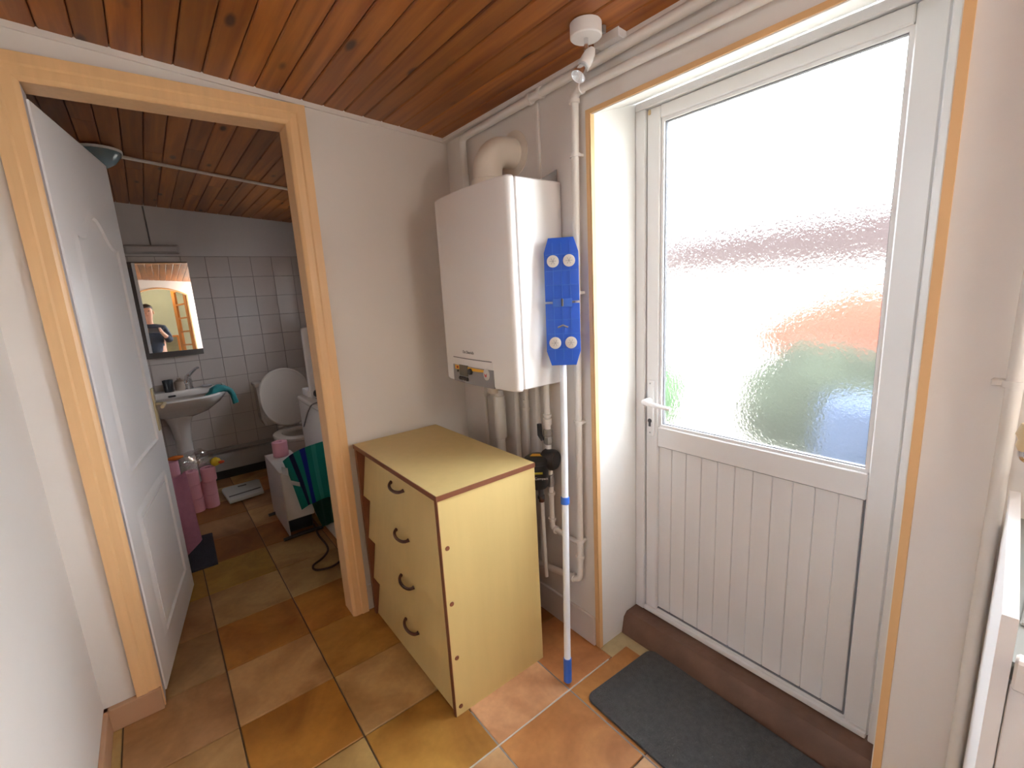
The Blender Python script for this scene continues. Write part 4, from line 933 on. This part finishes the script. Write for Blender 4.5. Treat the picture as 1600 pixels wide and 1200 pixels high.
# packs of pink rolls, bag, cloth, mat by the door
rolls = [(-1.285, 1.93, 0, 'lowest pink roll in the stack nearest the door'), (-1.285, 1.93, .104, 'second lowest pink roll in the stack nearest the door'), (-1.285, 1.93, .208, 'second highest pink roll in the stack nearest the door'), (-1.285, 1.93, .312, 'topmost pink roll in the stack nearest the door'),
         (-1.180, 1.94, 0, 'lowest pink roll in the middle stack'), (-1.180, 1.94, .104, 'middle pink roll in the middle stack'), (-1.180, 1.94, .208, 'topmost pink roll in the middle stack'),
         (-1.082, 1.96, 0, 'lowest pink roll in the stack beside the scale'), (-1.082, 1.96, .104, 'middle pink roll in the stack beside the scale'), (-1.075, 1.95, .208, 'topmost pink roll in the stack beside the scale')]
rb = lathe([(.018, 0), (.046, 0), (.0485, .004), (.0485, .098), (.046, .102), (.018, .102), (.018, 0)]); 
bmesh.ops.recalc_face_normals(rb, faces=rb.faces[:]); rme = bpy.data.meshes.new('pink_toilet_roll'); rb.to_mesh(rme); rb.free(); rme.materials.append(PINK)
for x, y, z, lb in rolls:
    tag(inst(rme, 'pink_toilet_roll', (x+random.uniform(-.004,.004), y+random.uniform(-.004,.004), z+.001)), lb, 'toilet roll', 'pink toilet rolls stacked under the washbasin')
bg_ = thing('clear_bag', 'crumpled clear plastic bag with orange and yellow contents on the pink rolls', 'bag', (-1.17, 2.0, .315))
obj('film', blob((-1.13, 1.97, .385), .075, .3, (1.4, .8, .95), 9), BAGGL, bg_); obj('orange_item', blob((-1.25, 1.93, .435), .022, .2, (2.2, 1, .7), 10), mat('orange_wrapper', (.62, .16, .02), .5), bg_)
yo = thing('yellow_toy', 'small yellow plastic figure with a red tip on the pink rolls', 'toy', (-1.04, 1.93, .312))
obj('toy_body', blob((-1.02, 1.93, .345), .03, .15, (1.1, .8, 1.1), 11), mat('toy_yellow', (.72, .50, .03), .4), yo); obj('toy_tip', blob((-.985, 1.905, .340), .014, .1, (1.5, 1, .8), 12), mat('toy_red', (.65, .08, .02), .4), yo)
def pc(u, v):
    a = Vector((-1.325, 1.55, .40)); b = Vector((-1.225, 1.62, .40)); c = Vector((-1.33, 1.08, .03)); d = Vector((-1.195, 1.28, .06))
    p = (a*(1-u)+b*u)*(1-v) + (c*(1-u)+d*u)*v
    return p + Vector((.012, 0, .008))*math.sin(8*u+2*v) + Vector((0, .06, -.05))*math.sin(PI*v)
tag(obj('pink_towel', sheet(16, 20, pc, .008), PINK2), 'pink towel slumped to the floor behind the open door', 'towel')
tag(obj('bath_mat', prism([(-1.42, .985), (-1.155, .985), (-1.14, 1.44), (-1.42, 1.46)], (0,0,.001), (1,0,0), (0,1,0), (0,0,1), .014, .004), NAVYM), 'dark bath mat on the tiles behind the open door', 'bath mat')

# ================================================================== HALL THINGS SEEN IN THE MIRROR
cl = thing('chandelier', 'glass chandelier hanging in the hall, seen in the mirror', 'chandelier', (-1.25, -5.0, 2.62))
obj('stem', tube([(-1.25, -5.0, 2.62), (-1.25, -5.0, 2.42)], .008, 8), BRASS, cl)
obj('ring', tube([(-1.25+.22*math.cos(2*PI*k/24), -5.0+.22*math.sin(2*PI*k/24), 2.40) for k in range(25)], .008, 6), BRASS, cl)
for k in range(6):
    x, y = -1.25+.22*math.cos(2*PI*k/6), -5.0+.22*math.sin(2*PI*k/6)
    obj('arm', tube([(-1.25, -5.0, 2.42), (x, y, 2.40)], .005, 6), BRASS, cl)
    obj('lit_bulb', lathe([(0, 0), (.012, .01), (.016, .03), (.006, .055), (0, .06)], (x, y, 2.405), (0,0,-1), 10), mat('lit_bulb_glass', (1, .9, .7), .3, emit=((1, .86, .62), 150)), cl)
pf = thing('framed_picture', 'dark picture in a wooden frame on the hall wall, seen in the mirror', 'picture', (-1.05, HY0, 1.2))
obj('frame', box(-1.22, -.86, HY0, HY0+.03, .85, 1.30, .01), ORWOOD, pf); obj('canvas', box(-1.18, -.90, HY0+.03, HY0+.034, .89, 1.26), mat('dull_canvas', (.22, .19, .12), .7, var=.4, scale=8), pf)

# glowing globe added behind the camera to brighten the room
gp = thing('fill_globe', 'added glowing globe behind the camera that brightens the room', 'lamp', (-.38, -2.95, 2.2))
obj('ceiling_rose', lathe([(0, 0), (.05, 0), (.045, -.02), (0, -.025)], (-.38, -2.95, ceil(-.38)-.003), (0,0,1)), WHITEPVC, gp)
obj('cord', tube([(-.38, -2.95, ceil(-.38)-.02), (-.38, -2.95, 1.98)], .003, 6), WHITEPVC, gp)
obj('globe', lathe([(0, -.14)] + [(.14*math.cos(a), .14*math.sin(a)) for a in [PI*(-.45+.9*k/14) for k in range(15)]] + [(0, .14)], (-.38, -2.95, 1.85), (0,0,1), 24), mat('fill_globe_glass', (.9, .85, .75), .3, emit=((1, .93, .84), 13)), gp)

# ------------------------------------------------------------------ the photographer, behind the camera
def skinned(name, V, E, root, m, parent, sub=2):
    me = bpy.data.meshes.new(name); me.from_pydata([v[:3] for v in V], E, [])
    me.materials.append(m)
    o = bpy.data.objects.new(name, me); C.objects.link(o)
    for v in me.vertices: v.co -= ROOTLOC[parent.name]
    sk = o.modifiers.new('Skin', 'SKIN'); sk.use_smooth_shade = True
    for i, v in enumerate(V):
        r = v[3]; d = me.skin_vertices[0].data[i]; d.radius = (r if not isinstance(r, tuple) else r[0], r if not isinstance(r, tuple) else r[1]); d.use_root = (i == root)
    s = o.modifiers.new('Subdivision', 'SUBSURF'); s.levels = sub; s.render_levels = sub
    o.parent = parent
    return o
PXX, PYY = -1.30, -2.46
pe = thing('person', 'person in a dark jacket holding up a phone, visible only in the mirror', 'person', (PXX, PYY, 0))
PH = Vector((-1.262, -2.135, 1.385))
V = [(PXX, PYY, .95, .13), (PXX, PYY, 1.12, .13), (PXX, PYY-.01, 1.32, .15), (PXX, PYY, 1.47, .055), (PXX-.005, PYY+.02, 1.555, .05), (PXX-.01, PYY+.04, 1.64, .088), (PXX-.01, PYY+.035, 1.74, .085), (PXX-.01, PYY+.02, 1.79, .05)]
E_ = [(0,1),(1,2),(2,3),(3,4),(4,5),(5,6),(6,7)]
def limb(pts, start):
    i = start
    for p in pts: V.append(p); E_.append((i, len(V)-1)); i = len(V)-1
    return i
hands = []
for s in (-1, 1):
    hx_ = PH.x+s*.075
    wr = limb([(PXX+s*.17, PYY, 1.41, .06), (PXX+s*.22, PYY+.06, 1.20, .045), (hx_+s*.06, PH.y-.08, 1.29, .032), (hx_+s*.02, PH.y-.035, 1.345, .028)], 2); hands.append((wr, s, hx_))
for wr, s, hx_ in hands:
    for q in range(4):
        z = 1.36+.017*q; limb([(hx_+s*.012, PH.y-.018, z, .0095), (hx_+s*.010, PH.y+.004, z+.004, .0085), (hx_-s*.012, PH.y+.012, z+.006, .0075)], wr)
    limb([(hx_+s*.002, PH.y-.03, 1.352, .011), (hx_-s*.018, PH.y-.024, 1.372, .009)], wr)
for s in (-1, 1): limb([(PXX+s*.10, PYY, .86, .09), (PXX+s*.11, PYY+.01, .50, .06), (PXX+s*.11, PYY, .10, .045), (PXX+s*.12, PYY+.13, .045, .04)], 0)
skinned('body', V, E_, 0, SKIN, pe)
J = [(PXX, PYY, .92, .155), (PXX, PYY, 1.12, .155), (PXX, PYY-.01, 1.32, .172), (PXX, PYY+.0, 1.50, .066)]; JE = [(0,1),(1,2),(2,3)]
for s in (-1, 1):
    i = 2
    for p in [(PXX+s*.17, PYY, 1.405, .075), (PXX+s*.22, PYY+.06, 1.20, .062), (PH.x+s*.145, PH.y-.09, 1.283, .046)]:
        J.append(p); JE.append((i, len(J)-1)); i = len(J)-1
skinned('jacket', J, JE, 0, JACKET, pe)
T = [(PXX, PYY, .96, .14)]; TE = []
for s in (-1, 1):
    i = 0
    for p in [(PXX+s*.10, PYY, .86, .10), (PXX+s*.11, PYY+.01, .50, .075), (PXX+s*.11, PYY, .10, .065)]: T.append(p); TE.append((i, len(T)-1)); i = len(T)-1
skinned('trousers', T, TE, 0, TROUS, pe)
obj('hair', blob((PXX-.01, PYY+.01, 1.755), .088, .06, (.95, 1.05, .75), 21), HAIR, pe)
obj('nose', blob((PXX-.01, PYY+.135, 1.665), .013, .05, (.9, 1.2, 1.4), 22), SKIN, pe)
for s in (-1, 1):
    obj('ear', blob((PXX-.01+s*.088, PYY+.035, 1.675), .02, .1, (.5, .8, 1.5), 23), SKIN, pe)
    obj('eye', blob((PXX-.01+s*.033, PYY+.118, 1.70), .009, .0, (1.3, .8, .8), 24), BLACK, pe)
obj('mouth', blob((PXX-.01, PYY+.122, 1.625), .010, .0, (2.2, .7, .5), 25), mat('lips', (.45, .16, .13), .5), pe)
ph = thing('mobile_phone', 'dark phone held sideways by the person in the mirror', 'phone', (PH.x, PH.y, PH.z))
obj('phone_body', box(PH.x-.076, PH.x+.076, PH.y-.004, PH.y+.004, PH.z-.037, PH.z+.037, .003), mat('graphite_phone', (.10, .10, .11), .3), ph)
obj('camera_bump', box(PH.x+.045, PH.x+.068, PH.y+.004, PH.y+.006, PH.z+.008, PH.z+.03, .001), DKGREY, ph)
